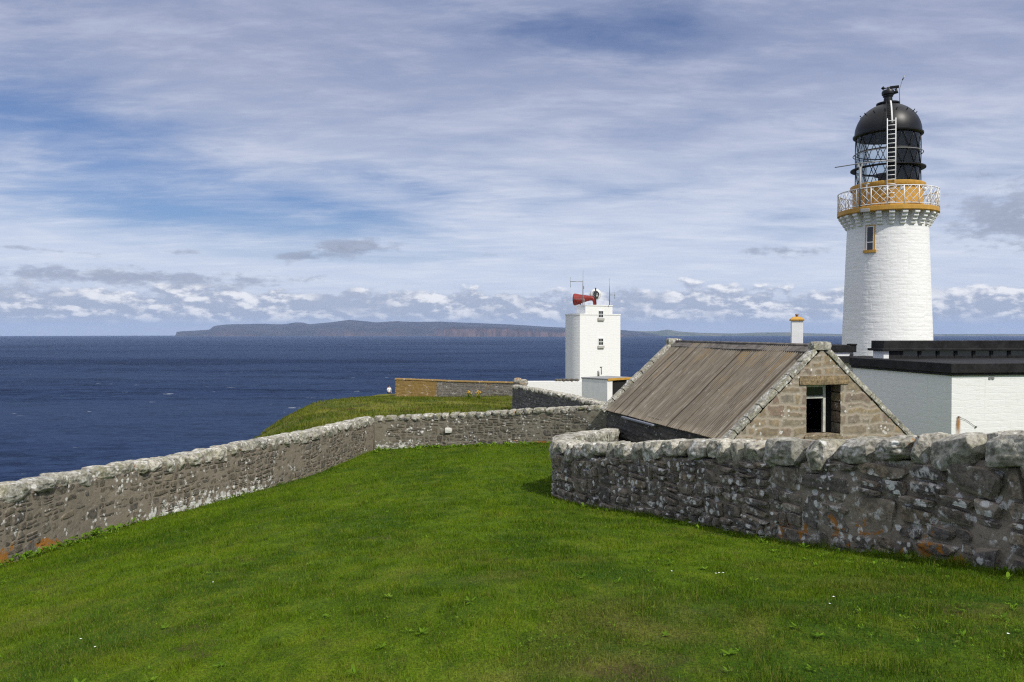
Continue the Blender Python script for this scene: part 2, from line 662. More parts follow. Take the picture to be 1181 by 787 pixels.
def ground_z(x, y, rough=True):
    x = np.atleast_1d(np.asarray(x, float))
    y = np.atleast_1d(np.asarray(y, float))
    z = np.full(x.shape, _W[_n]) + _W[_n + 1] * x + _W[_n + 2] * y
    for k in range(_n):
        z = z + _W[k] * _tps((x - CT[k, 0]) ** 2 + (y - CT[k, 1]) ** 2)
    P = p3(x, y, 0.0)
    far = np.clip((y - 33) / 12, 0, 1) * (x < 30)
    z = z + 0.03 * fbm(P, 0.45, 3, 5) + far * 0.22 * fbm(P, 0.16, 4, 9)
    edge = -9.9 - 3.1 * np.clip((y - 34) / 26, 0, 1) + 0.8 * fbm(P, 0.07, 3, 31) + 0.5 * fbm(P, 0.3, 3, 32)
    ex = np.maximum(edge - x, 0)
    ey = np.maximum(y - (88 + 3.0 * fbm(P, 0.06, 3, 33)), 0)
    e = np.sqrt(ex ** 2 + ey ** 2)
    rock = 1.0 + 0.35 * fbm(P, 0.25, 4, 35)
    drop = np.where(e < 5, 0.07 * e ** 2, 1.75 + (e - 5) * 4.0 * rock)
    z = np.maximum(z - drop, -104.0)
    return z


def dense_lines(spans):
    out = []
    for a, b, s in spans:
        out.append(np.arange(a, b, s))
    return np.concatenate(out + [[spans[-1][1]]])


gx = dense_lines([(-70, -30, 2.5), (-30, -15, 0.5), (-15, -9.5, 0.25), (-9.5, 9, 0.16), (9, 30, 1.0), (30, 220, 8)])
gy = dense_lines([(-60, -4, 4), (-4, 3, 0.5), (3, 34, 0.16), (34, 95, 0.5), (95, 130, 1.5), (130, 160, 6)])
GX, GY = np.meshgrid(gx, gy, indexing='ij')
GZ = ground_z(GX.ravel(), GY.ravel()).reshape(GX.shape)

# ------------------------------------------------------------------ materials
GREEN_A, GREEN_B, GREEN_C, DRY = (0.048, 0.106, 0.004), (0.118, 0.195, 0.006), (0.215, 0.265, 0.016), (0.27, 0.21, 0.075)


def lawn_color(n, co):
    big = n.noise(n.vmap(co, rot=(0, 0, R(28)), scale=(0.42, 0.22, 0.3)), 1.0, 5, 0.6, 0.4)
    mid = n.noise(co, 1.7, 5, 0.6, 0.2)
    c = n.mix(n.ss(big, 0.36, 0.60), GREEN_A, GREEN_B)
    c = n.mix(n.m('MULTIPLY', n.ss(mid, 0.45, 0.75), 0.6), c, GREEN_C)
    sm_ = n.noise(n.vmap(co, loc=(8, 2, 0), rot=(0, 0, R(35)), scale=(1.0, 0.55, 1)), 3.6, 5, 0.65, 0.3)
    c = n.mix(n.m('MULTIPLY', n.ss(sm_, 0.56, 0.36), 0.55), c, (0.035, 0.078, 0.004))
    c = n.mix(n.m('MULTIPLY', n.ss(sm_, 0.54, 0.72), 0.5), c, (0.20, 0.24, 0.020))
    x, y, z = n.sep(co)
    near = n.ss(y, 11.0, 3.5)
    dry = n.m('MULTIPLY', n.ss(n.noise(n.vmap(co, loc=(3, 7, 0)), 0.75, 5, 0.62, 0.4), 0.50, 0.68), n.m('ADD', 0.14, n.m('MULTIPLY', near, 0.38)))
    c = n.mix(dry, c, n.mix(n.noise(co, 9, 3), (0.16, 0.15, 0.025), DRY))
    return c


mat_ground, n = newmat('ground_turf')
co = n.obj()
lc = lawn_color(n, co)
fine = n.noise(co, 45, 4, 0.65)
lc = n.mix(n.ss(fine, 0.35, 0.7), n.mix(0.55, lc, (0.006, 0.012, 0.002)), lc)
x_, y_, z_ = n.sep(co)
bare = n.m('MULTIPLY', n.ss(n.noise(n.vmap(co, loc=(5, 1, 0)), 0.9, 4, 0.6), 0.60, 0.72), n.ss(y_, 34, 30))
lc = n.mix(n.m('MULTIPLY', bare, 0.7), lc, (0.075, 0.05, 0.026))
hn = n.noise(co, 0.33, 5, 0.65, 0.4)
head = n.mix(n.ss(hn, 0.35, 0.6), (0.060, 0.085, 0.010), (0.14, 0.14, 0.020))
head = n.mix(n.ss(n.noise(co, 0.9, 5, 0.65), 0.52, 0.68), head, (0.075, 0.050, 0.022))
lc = n.mix(n.ss(y_, 31.0, 32.5), lc, head)
geo = n.node('ShaderNodeNewGeometry', out='True Normal')
nz = n.sep(geo)[2]
rockc = n.ramp(n.noise(n.vmap(co, scale=(1, 1, 4)), 0.6, 6, 0.65), [(0.3, (0.05, 0.035, 0.03)), (0.55, (0.16, 0.11, 0.085)), (0.75, (0.26, 0.2, 0.16))])
lc = n.mix(n.ss(nz, 0.72, 0.55), lc, rockc)
n.surface(n.bsdf(lc, 0.95, n.bump(fine, 0.8, 0.03), spec=0.1))

mat_blade, n = newmat('grass_blade')
co = n.obj()
bc = lawn_color(n, co)
ra, rb, rc_ = n.node('ShaderNodeSeparateColor', i0=n.attr('tint')), None, None
sepn = n.nodes[-1]
sep_c = [q for q in n.nodes if q.bl_idname == 'ShaderNodeSeparateColor'][-1]
tr, tg, tb = sep_c.outputs
bc = n.mix(n.m('MULTIPLY', tr, 0.75), bc, (0.27, 0.22, 0.07))
bc = n.mix(n.ss(tg, 0.35, 0.95), bc, n.mix(0.5, bc, (0.17, 0.29, 0.014)))
bc = n.mix(n.ss(tg, 0.45, 0.0), bc, n.mix(0.5, bc, (0.025, 0.065, 0.004)))
dif = n.node('ShaderNodeBsdfDiffuse', Color=bc)
tra = n.node('ShaderNodeBsdfTranslucent', Color=bc)
glo = n.node('ShaderNodeBsdfGlossy', Color=(0.5, 0.5, 0.45), Roughness=0.45)
s1 = n.node('ShaderNodeMixShader', i0=0.35, i1=dif, i2=tra)
n.surface(n.node('ShaderNodeMixShader', i0=0.008, i1=s1, i2=glo))

mat_rough, n = newmat('rough_grass_blade')
co = n.obj()
sc_ = n.node('ShaderNodeSeparateColor', i0=n.attr('tint'))
sep_c = [q for q in n.nodes if q.bl_idname == 'ShaderNodeSeparateColor'][-1]
tr, tg, tb = sep_c.outputs
hn = n.noise(co, 0.33, 5, 0.65, 0.4)
c = n.mix(n.ss(hn, 0.35, 0.6), (0.060, 0.110, 0.008), (0.150, 0.185, 0.018))
c = n.mix(n.m('MULTIPLY', n.ss(n.noise(co, 0.9, 5, 0.65), 0.5, 0.66), 0.6), c, (0.12, 0.085, 0.035))
c = n.mix(n.m('MULTIPLY', tr, 0.8), c, (0.20, 0.17, 0.06))
c = n.mix(n.ss(tg, 0.5, 0.0), c, n.mix(0.5, c, (0.015, 0.03, 0.004)))
s1 = n.node('ShaderNodeMixShader', i0=0.3, i1=n.node('ShaderNodeBsdfDiffuse', Color=c), i2=n.node('ShaderNodeBsdfTranslucent', Color=c))
n.surface(s1)

mat_leaf, n = newmat('weed_leaf')
sc_ = n.node('ShaderNodeSeparateColor', i0=n.attr('tint'))
sep_c = [q for q in n.nodes if q.bl_idname == 'ShaderNodeSeparateColor'][-1]
tr, tg, tb = sep_c.outputs
c = n.mix(tg, (0.060, 0.135, 0.008), (0.16, 0.27, 0.020))
c = n.mix(n.m('MULTIPLY', tr, 0.7), c, (0.18, 0.16, 0.06))
s1 = n.node('ShaderNodeMixShader', i0=0.3, i1=n.bsdf(c, 0.7, spec=0.06), i2=n.node('ShaderNodeBsdfTranslucent', Color=c))
n.surface(s1)


def stone_mat(name, stops, mortar, mortar_amt, white=0.5, orange=0.3, green=0.0, scale=1.0, black=0.0, ochre=0.0):
    """masonry: stone tints from the 'st' attribute (R,G random per stone, B joint depth, A = where orange lichen grows)"""
    m, n = newmat(name)
    co = n.obj()
    a = n.attr('st')
    s = [n.node('ShaderNodeSeparateColor', i0=a)]
    sp = [q for q in n.nodes if q.bl_idname == 'ShaderNodeSeparateColor'][-1]
    r1, r2, jt = sp.outputs
    al0 = n.attr('st', 'Alpha')
    al = n.m('MAXIMUM', al0, 0.0)
    wlm = n.m('MULTIPLY', n.m('MINIMUM', al0, 0.0), -1.0)
    c = n.ramp(r1, stops)
    mott = n.noise(co, 7 * scale, 6, 0.65, 0.3)
    fine = n.noise(co, 55 * scale, 5, 0.7)
    mid = n.noise(co, 19 * scale, 5, 0.65, 0.2)
    c = n.mix(n.ss(mott, 0.35, 0.65), n.mix(0.55, c, (0.035, 0.03, 0.026)), c)
    c = n.mix(n.m('MULTIPLY', n.ss(fine, 0.48, 0.75), 0.55), c, (0.34, 0.31, 0.27))
    c = n.mix(n.m('MULTIPLY', n.ss(mid, 0.55, 0.38), 0.5), c, (0.03, 0.027, 0.024))
    # mortar smeared into the joints
    mo = n.m('MULTIPLY', n.ss(n.m('ADD', jt, n.m('MULTIPLY', n.m('SUBTRACT', mid, 0.5), 0.6)), 0.62, 0.25), n.ss(n.noise(co, 1.1 * scale, 4, 0.6), 0.52 - 0.38 * mortar_amt, 0.62 - 0.33 * mortar_amt))
    c = n.mix(n.m('MULTIPLY', mo, 0.85), c, n.mix(fine, (mortar[0] * .55, mortar[1] * .55, mortar[2] * .55), mortar))
    if ochre:
        c = n.mix(n.m('MULTIPLY', n.ss(n.m('ADD', n.noise(co, 1.2, 5, 0.65), n.m('MULTIPLY', al, 0.5)), 0.62, 0.8), ochre), c, n.mix(mid, (0.19, 0.115, 0.035), (0.34, 0.225, 0.075)))
    if green:
        c = n.mix(n.m('MULTIPLY', n.ss(n.noise(co, 4 * scale, 5, 0.65), 0.48, 0.62), green), c, n.mix(mid, (0.13, 0.13, 0.065), (0.26, 0.25, 0.14)))
    if white:
        v1 = n.voro(n.node('ShaderNodeVectorMath', {'operation': 'ADD'}, i0=co, i1=n.node('ShaderNodeVectorMath', {'operation': 'SCALE'}, i0=n.noise(co, 14, 3, out=1), Scale=0.07)), 9 * scale)
        spots = n.ss(v1, 0.38, 0.28)
        gate = n.ss(n.noise(n.vmap(co, loc=(2, 5, 1)), 2.3 * scale, 4, 0.6), 0.60 - 0.17 * white, 0.66 - 0.15 * white)
        crust = n.ss(n.noise(n.vmap(co, loc=(7, 1, 4)), 6 * scale, 7, 0.7, 0.4), 0.66 - 0.14 * white, 0.74 - 0.12 * white)
        wm = n.m('MAXIMUM', n.m('MULTIPLY', spots, gate), n.m('MULTIPLY', crust, 0.8))
        wm = n.m('MAXIMUM', wm, n.m('MULTIPLY', n.ss(n.m('ADD', n.noise(n.vmap(co, loc=(3, 3, 3)), 7, 6, 0.7), n.m('MULTIPLY', wlm, 0.16)), 0.60, 0.66), n.ss(wlm, 0.05, 0.3)))
        wm = n.m('MULTIPLY', wm, n.m('ADD', 0.5, n.m('MULTIPLY', fine, 0.9)), clamp=True)
        c = n.mix(n.m('MULTIPLY', wm, 0.9), c, n.mix(mid, (0.42, 0.42, 0.40), (0.86, 0.86, 0.82)))
    if black:
        c = n.mix(n.m('MULTIPLY', n.ss(n.noise(n.vmap(co, loc=(1, 9, 3)), 3.7 * scale, 5, 0.7, 0.5), 0.62, 0.68), black), c, (0.022, 0.018, 0.018))
    if orange:
        og = n.ss(n.m('ADD', n.noise(n.vmap(co, loc=(4, 2, 8)), 5.5 * scale, 6, 0.7, 0.3), n.m('MULTIPLY', al, 0.22)), 0.735 - 0.1 * orange, 0.79 - 0.1 * orange)
        c = n.mix(n.m('MULTIPLY', og, 0.85), c, n.mix(fine, (0.22, 0.075, 0.012), (0.46, 0.20, 0.02)))
    h = n.m('ADD', n.m('MULTIPLY', mid, 0.7), n.m('MULTIPLY', fine, 0.35))
    h = n.m('ADD', h, n.m('MULTIPLY', mott, 0.5))
    n.surface(n.bsdf(c, 0.92, n.bump(h, 0.75, 0.022 / scale), spec=0.15))
    return m


GREY = [(0.0, (0.10, 0.092, 0.084)), (0.25, (0.18, 0.158, 0.134)), (0.5, (0.25, 0.21, 0.165)), (0.72, (0.135, 0.128, 0.122)), (0.88, (0.28, 0.22, 0.145)), (1.0, (0.40, 0.35, 0.285))]
BROWN = [(0.0, (0.10, 0.088, 0.070)), (0.3, (0.19, 0.162, 0.118)), (0.6, (0.23, 0.202, 0.155)), (0.8, (0.14, 0.128, 0.112)), (1.0, (0.28, 0.235, 0.165))]
SLATE = [(0.0, (0.11, 0.108, 0.108)), (0.5, (0.17, 0.165, 0.165)), (1.0, (0.25, 0.235, 0.22))]
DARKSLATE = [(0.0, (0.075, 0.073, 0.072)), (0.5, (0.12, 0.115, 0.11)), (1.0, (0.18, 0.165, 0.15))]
SAND = [(0.0, (0.26, 0.195, 0.115)), (0.3, (0.37, 0.265, 0.14)), (0.55, (0.30, 0.245, 0.18)), (0.75, (0.29, 0.17, 0.115)), (0.9, (0.22, 0.20, 0.165)), (1.0, (0.42, 0.31, 0.16))]
PALE = [(0.0, (0.40, 0.385, 0.335)), (0.4, (0.56, 0.535, 0.455)), (0.7, (0.47, 0.445, 0.38)), (1.0, (0.64, 0.61, 0.52))]

mat_wall_near = stone_mat('dark_rubble_stone', GREY, (0.32, 0.275, 0.215), 0.6, white=0.80, orange=0.24)
mat_wall_left = stone_mat('brown_rubble_stone', BROWN, (0.29, 0.25, 0.195), 0.85, white=0.34, orange=0.16)
mat_wall_far = stone_mat('brown_rubble_stone_with_lichen', BROWN, (0.275, 0.25, 0.195), 0.95, white=0.42, orange=0.15)
mat_wall_grey = stone_mat('grey_rubble_stone', SLATE, (0.17, 0.165, 0.16), 0.8, white=0.25, orange=0.0)
mat_wall_ochre = stone_mat('ochre_lichened_stone', [(0, (0.22, 0.2, 0.17)), (1, (0.34, 0.31, 0.26))], (0.34, 0.31, 0.27), 0.9, white=0.3, orange=0.0, ochre=0.95)
mat_cope_near = stone_mat('pale_crusted_coping', PALE, (0.1, 0.09, 0.08), 0.0, white=0.5, orange=0.30, green=0.35, black=0.7)
mat_cope_left = stone_mat('grey_crusted_coping', PALE, (0.1, 0.09, 0.08), 0.0, white=0.7, orange=0.1, green=0.55, black=0.25)
mat_cope_far = stone_mat('mossy_crusted_coping', PALE, (0.1, 0.09, 0.08), 0.0, white=0.4, orange=0.1, green=0.95, black=0.3)
mat_gable = stone_mat('sandstone_rubble', SAND, (0.46, 0.40, 0.32), 1.0, white=0.25, orange=0.05, green=0.1)
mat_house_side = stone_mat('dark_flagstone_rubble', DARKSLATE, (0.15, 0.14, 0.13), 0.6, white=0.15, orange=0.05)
mat_skew = stone_mat('lichened_skew_stone', PALE, (0.3, 0.27, 0.22), 0.0, white=0.6, orange=0.08, green=0.5, black=0.3)


def flat_mat(name, col, rough=0.6, bump=0.0, scale=8.0, var=0.12, metallic=0.0, spec=0.4):
    m, n = newmat(name)
    co = n.obj()
    a = n.noise(co, scale, 5, 0.6)
    b = n.noise(co, scale * 6, 4, 0.65)
    f = n.m('ADD', n.m('MULTIPLY', a, 0.6), n.m('MULTIPLY', b, 0.4))
    c = n.mix(n.ss(f, 0.35, 0.65), tuple(q * (1 - var) for q in col), tuple(min(1, q * (1 + var)) for q in col))
    nm = n.bump(f, bump, 0.02) if bump else None
    n.surface(n.bsdf(c, rough, nm, metallic, spec))
    return m


def whitewash(name, coord='obj', base=(0.80, 0.80, 0.79), course=(1.2, 2.6), rust=False, grime=0.5):
    """limewashed rubble: brush-filled courses as relief, faint grime"""
    m, n = newmat(name)
    co = n.obj()
    if coord == 'uv':
        uv = n.node('ShaderNodeTexCoord', out='UV')
    else:
        x, y, z = n.sep(co)
        uv = n.comb(n.m('ADD', x, n.m('MULTIPLY', y, 1.0)), z, 0)
    wv = n.node('ShaderNodeVectorMath', {'operation': 'ADD'}, i0=uv, i1=n.node('ShaderNodeVectorMath', {'operation': 'SCALE'}, i0=n.noise(uv, 1.7, 3, out=1), Scale=0.14))
    br = n.nodes.new('ShaderNodeTexBrick')
    n.put(br.inputs['Vector'], wv)
    br.inputs['Scale'].default_value = 1.0
    br.inputs['Brick Width'].default_value = course[1] * 0.27
    br.inputs['Row Height'].default_value = course[0] * 0.22
    br.inputs['Mortar Size'].default_value = 0.022
    br.inputs['Mortar Smooth'].default_value = 1.0
    br.offset = 0.43
    mott = n.noise(n.vmap(wv, scale=(1.6, 4.5, 1)), 1.6, 6, 0.62, 0.4)
    fine = n.noise(n.vmap(wv, scale=(1.0, 1.8, 1)), 14, 5, 0.65)
    h = n.m('ADD', n.m('ADD', n.m('MULTIPLY', br.outputs['Fac'], -0.22), n.m('MULTIPLY', mott, 1.1)), n.m('MULTIPLY', fine, 0.22))
    gr = n.ss(n.noise(n.vmap(wv, scale=(3.0, 0.5, 1)), 1.2, 6, 0.65), 0.5, 0.8)
    c = n.mix(n.m('MULTIPLY', gr, 0.35 * grime), base, (0.60, 0.585, 0.53))
    c = n.mix(n.m('MULTIPLY', n.ss(mott, 0.42, 0.25), 0.30 * grime), c, (0.52, 0.52, 0.50))
    drip = n.m('MULTIPLY', n.ss(n.noise(n.vmap(uv, scale=(7.0, 0.35, 1)), 1.3, 6, 0.62), 0.56, 0.74), grime * 0.5)
    c = n.mix(drip, c, (0.50, 0.45, 0.36))
    n.surface(n.bsdf(c, 0.55, n.bump(h, 0.42, 0.03), spec=0.3))
    return m


mat_white = whitewash('whitewashed_wall')
mat_white_tower = whitewash('whitewashed_tower', 'uv', course=(1.25, 2.4), grime=0.7)
mat_white_smooth = flat_mat('white_painted_render', (0.78, 0.78, 0.77), 0.55, 0.25, 2.5, 0.05)
mat_white_metal = flat_mat('white_painted_metal', (0.74, 0.74, 0.73), 0.45, 0.0, 10, 0.08)
mat_ochre = flat_mat('ochre_paint', (0.50, 0.275, 0.045), 0.5, 0.2, 3.0, 0.14)
mat_black = flat_mat('black_painted_metal', (0.006, 0.006, 0.0068), 0.42, 0.25, 3, 0.35, spec=0.35)
mat_fascia = flat_mat('black_bitumen_fascia', (0.0115, 0.011, 0.0115), 0.65, 0.5, 1.6, 0.75, spec=0.25)
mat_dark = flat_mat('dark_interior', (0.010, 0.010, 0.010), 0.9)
mat_grey_metal = flat_mat('galvanised_metal', (0.28, 0.28, 0.28), 0.5, 0.0, 8, 0.12, metallic=0.3)
mat_red = flat_mat('red_horn_paint', (0.22, 0.018, 0.012), 0.5, 0.2, 2.0, 0.2)
mat_frame = flat_mat('flaking_window_paint', (0.50, 0.49, 0.44), 0.7, 0.4, 9, 0.22)
mat_rubber = flat_mat('dark_fitting', (0.03, 0.03, 0.032), 0.6)
mat_lead = flat_mat('grey_lead_flashing', (0.17, 0.185, 0.22), 0.5, 0.2, 4, 0.12)

mat_glass, n = newmat('window_glass')
fr = n.node('ShaderNodeFresnel', IOR=1.5)
n.surface(n.node('ShaderNodeMixShader', i0=n.m('MULTIPLY', fr, 0.6), i1=n.node('ShaderNodeBsdfTransparent', Color=(0.86, 0.90, 0.90)), i2=n.node('ShaderNodeBsdfGlossy', Color=(1, 1, 1), Roughness=0.03)))
mat_dark_glass, n = newmat('dark_window_glass')
co = n.obj()
n.surface(n.bsdf((0.018, 0.021, 0.026), 0.12, n.bump(n.noise(co, 1.5, 2), 0.05, 0.02), spec=0.6))

# ------------------------------------------------------------------ haze
mat_haze, n = newmat('sea_haze')
pv = n.nodes.new('ShaderNodeVolumePrincipled')
pv.inputs['Color'].default_value = (0.48, 0.64, 0.97, 1)
pv.inputs['Density'].default_value = 2.8e-5
pv.inputs['Anisotropy'].default_value = 0.0
n.volume(pv.outputs[0])
hz = MB().box((-46000, -46000, -460), (46000, 46000, 420)).build('haze', mat_haze)
tag(hz, 'thin blue sea haze in front of the far islands', 'haze', kind='stuff')

# ------------------------------------------------------------------ ground, sea
me = np_mesh('ground', np.stack([GX, GY, GZ], -1), grid_quads(len(gx), len(gy)))
o = link('ground', me, mat_ground)
tag(o, 'mown green lawn and rough headland turf falling to a sea cliff', 'ground', kind='structure')

RE = 6.371e6
rr = np.concatenate([[0.0], np.geomspace(40, 45000, 90)])
na = 144
aa = np.linspace(0, 2 * PI, na, endpoint=False)
RRm, AAm = np.meshgrid(rr, aa, indexing='ij')
SV = np.stack([RRm * np.sin(AAm), RRm * np.cos(AAm), -100 - RRm ** 2 / (2 * RE)], -1).reshape(-1, 3)
i = np.arange(len(rr) - 1)[:, None] * na
j = np.arange(na)[None, :]
SQ = np.stack([i + j, i + na + j, i + na + (j + 1) % na, i + (j + 1) % na], -1).reshape(-1, 4)[:, ::-1]
mat_sea, n = newmat('sea_water')
co = n.obj()
wv = n.vmap(co, rot=(0, 0, R(12)), scale=(0.45, 1, 1))
w1 = n.noise(wv, 0.085, 5, 0.62, 0.3)
w2 = n.noise(wv, 0.016, 5, 0.66, 0.3)
w3 = n.noise(n.vmap(co, rot=(0, 0, R(-6)), scale=(0.25, 1, 1)), 0.0021, 5, 0.6, 0.6)
cap = n.noise(n.vmap(co, rot=(0, 0, R(8)), scale=(0.38, 1, 1)), 0.07, 5, 0.62, 0.2)
capg = n.ss(n.noise(co, 0.006, 3, 0.6), 0.42, 0.62)
sx, sy, sz = n.sep(co)
capm = n.m('MULTIPLY', n.m('MULTIPLY', n.ss(cap, 0.675, 0.705), capg), n.ss(sy, 3500, 900))
deep = n.mix(n.ss(w1, 0.30, 0.70), (0.002, 0.004, 0.018), (0.024, 0.047, 0.104))
deep = n.mix(n.m('MULTIPLY', n.ss(w2, 0.38, 0.65), 0.6), deep, (0.020, 0.036, 0.098))
deep = n.mix(n.m('MULTIPLY', n.ss(w2, 0.50, 0.30), 0.5), deep, (0.0025, 0.005, 0.022))
deep = n.mix(n.m('MULTIPLY', n.ss(w3, 0.40, 0.62), 0.60), deep, (0.032, 0.052, 0.105))
deep = n.mix(n.m('MULTIPLY', n.ss(w3, 0.46, 0.34), 0.5), deep, (0.004, 0.008, 0.030))
w4 = n.noise(wv, 0.30, 4, 0.7, 0.2)
deep = n.mix(n.m('MULTIPLY', n.ss(w4, 0.52, 0.72), 0.55), deep, (0.045, 0.068, 0.135))
deep = n.mix(n.m('MULTIPLY', n.ss(w4, 0.48, 0.30), 0.6), deep, (0.001, 0.003, 0.013))
hgt = n.m('ADD', w1, n.m('MULTIPLY', w2, 2.0))
colw = n.mix(capm, deep, (0.66, 0.70, 0.74))
nm = n.bump(hgt, 0.8, 3.0)
df = n.node('ShaderNodeBsdfDiffuse', Color=colw, Normal=nm)
gl = n.node('ShaderNodeBsdfGlossy', Color=(0.8, 0.9, 1.0), Roughness=0.35, Normal=nm)
n.surface(n.node('ShaderNodeMixShader', i0=0.020, i1=df, i2=gl))
o = link('sea', np_mesh('sea', SV, SQ), mat_sea)
tag(o, 'dark blue open sea with scattered whitecaps', 'sea', kind='structure')


# ------------------------------------------------------------------ far islands
def curv(d):
    return -100 - d * d / (2 * RE)


def island(name, sil, d0, depth, mat, cliff=0.45, seed=0, label='', extra_base=0.0):
    """sil: photo (px, py) skyline; coast at d0, skyline at d0+depth"""
    sil = np.array(sil, float)
    n_ = 420
    px = np.linspace(sil[0, 0], sil[-1, 0], n_)
    py = np.interp(px, sil[:, 0], sil[:, 1])
    rows = 26
    V = np.zeros((n_, rows + 6, 3))
    for r_ in range(rows + 6):
        if r_ < rows:
            t = r_ / (rows - 1)
        else:
            t = 1 + (r_ - rows + 1) / 6.0
        d = d0 + depth * t
        X = np.array([Xat(p, d) for p in px])
        X = X + 60 * fbm(p3(px * 0.05, t * 3), 1.0, 4, seed + 3)
        base = np.full(n_, curv(d))
        topz = np.array([Zat(p, d0 + depth) for p in py])
        hh = np.maximum(topz - curv(d0 + depth), 0.5)
        cl = np.clip(cliff * (1 + 0.5 * fbm(p3(px * 0.035, 3.0), 1.0, 4, seed)), 0.1, 0.85)
        if t <= 1:
            a = min(1.0, t / 0.12)
            prof = cl * a ** 0.6 + (1 - cl) * max(0, (t - 0.12) / 0.88) ** 0.8
        else:
            prof = np.full(n_, max(0.0, 1 - (t - 1) * 1.2)) if t < 1.99 else np.zeros(n_)
        bumps = 0.10 * fbm(p3(px * 0.06, t * 5), 1.0, 5, seed + 7) * (1 if t <= 0.9 else 0.2)
        z = base + hh * np.clip(prof + bumps * min(1, t * 6), 0, 1.02) - (8 if r_ == 0 else 0)
        V[:, r_, 0] = X
        V[:, r_, 1] = d + (120 * fbm(p3(px * 0.09, t * 2), 1.0, 4, seed + 11) if t < 0.3 else 0)
        V[:, r_, 2] = z
    o = link(name, np_mesh(name, V, grid_quads(n_, rows + 6)), mat)
    return tag(o, label, 'island', kind='structure')


def island_mat(name, moor, moor2, cliff):
    m, n = newmat(name)
    co = n.obj()
    nn = n.noise(n.vmap(co, scale=(1, 1, 2)), 0.0016, 6, 0.6, 0.3)
    c = n.mix(n.ss(nn, 0.4, 0.6), moor, moor2)
    nzz = n.sep(n.node('ShaderNodeNewGeometry', out='Normal'))[2]
    st = n.noise(n.vmap(co, scale=(6, 1, 1)), 0.0016, 6, 0.65)
    c = n.mix(n.ss(nzz, 0.93, 0.70), c, n.mix(n.ss(st, 0.4, 0.62), tuple(q * 0.45 for q in cliff), cliff))
    n.surface(n.bsdf(c, 0.95, spec=0.05))
    return m


mi_hoy = island_mat('moorland_with_red_cliffs', (0.022, 0.021, 0.024), (0.045, 0.036, 0.037), (0.13, 0.080, 0.066))
mi_low = island_mat('low_farmland', (0.06, 0.075, 0.03), (0.14, 0.13, 0.06), (0.12, 0.09, 0.06))
sil_hoy = [(203, 387.5), (204, 383), (212, 382), (224, 381.6), (241, 380.4), (246, 376.3), (256, 375), (271, 374), (304, 373.6), (326, 374.4), (340, 372), (348, 372.2), (357, 374.2),
           (381, 372), (398, 370), (405, 369.3), (418, 370.5), (434, 372), (458, 370.6), (474, 371.4), (511, 371), (535, 372.3), (564, 373.5), (596, 374.8), (621, 376.6), (653, 378), (700, 379.5),
           (722, 381), (745, 383.5), (760, 386)]
island('island', sil_hoy, 18000, 3500, mi_hoy, 0.42, 3, 'long high island of blue moorland with red sea cliffs on the horizon')
sil_front = [(511, 388), (512, 378.2), (520, 377.4), (535, 376.6), (548, 376.8), (560, 377), (590, 377.8), (625, 379), (660, 380.2), (690, 382), (715, 384), (735, 387)]
island('headland', sil_front, 16000, 1200, mi_hoy, 0.8, 21, 'darker headland with red cliffs in front of the high island')
sil_low = [(690, 385), (717, 381.2), (738, 382.2), (758, 382.2), (770, 380.2), (782, 382.5), (806, 384), (847, 384.8), (877, 383.6), (907, 383.4), (935, 384.6), (970, 385.4), (1040, 386), (1090, 385.6), (1150, 385.2), (1200, 385.6), (1300, 386.5)]
island('low_island', sil_low, 20500, 2500, mi_low, 0.3, 41, 'low farmed island along the right of the horizon')


# ------------------------------------------------------------------ rubble walls
def rects(L, H, w, h, rng):
    """random masonry: wavering courses, each cut again and again; returns x0,x1,y0,y1"""
    out, stack = [], []
    y = 0.0
    while y < H:
        y2 = y + h * rng.uniform(1.5, 2.9)
        x = -rng.uniform(0, 2 * w)
        while x < L:
            x2 = x + w * rng.uniform(1.2, 3.2)
            stack.append((x, x2, y, y2))
            x = x2
        y = y2
    while stack:
        x0, x1, y0, y1 = stack.pop()
        ww, hh = x1 - x0, y1 - y0
        tw, th = w * math.exp(rng.normal(0, 0.42)), h * math.exp(rng.normal(0, 0.40))
        if hh > th * 1.5 and (hh / h > ww / w * 0.75 or ww < tw * 1.6):
            c = y0 + hh * rng.uniform(0.30, 0.70)
            stack += [(x0, x1, y0, c), (x0, x1, c, y1)]
        elif ww > tw * 1.6:
            c = x0 + ww * rng.uniform(0.28, 0.72)
            stack += [(x0, c, y0, y1), (c, x1, y0, y1)]
        else:
            out.append((x0, x1, y0, y1))
    return np.array(out)


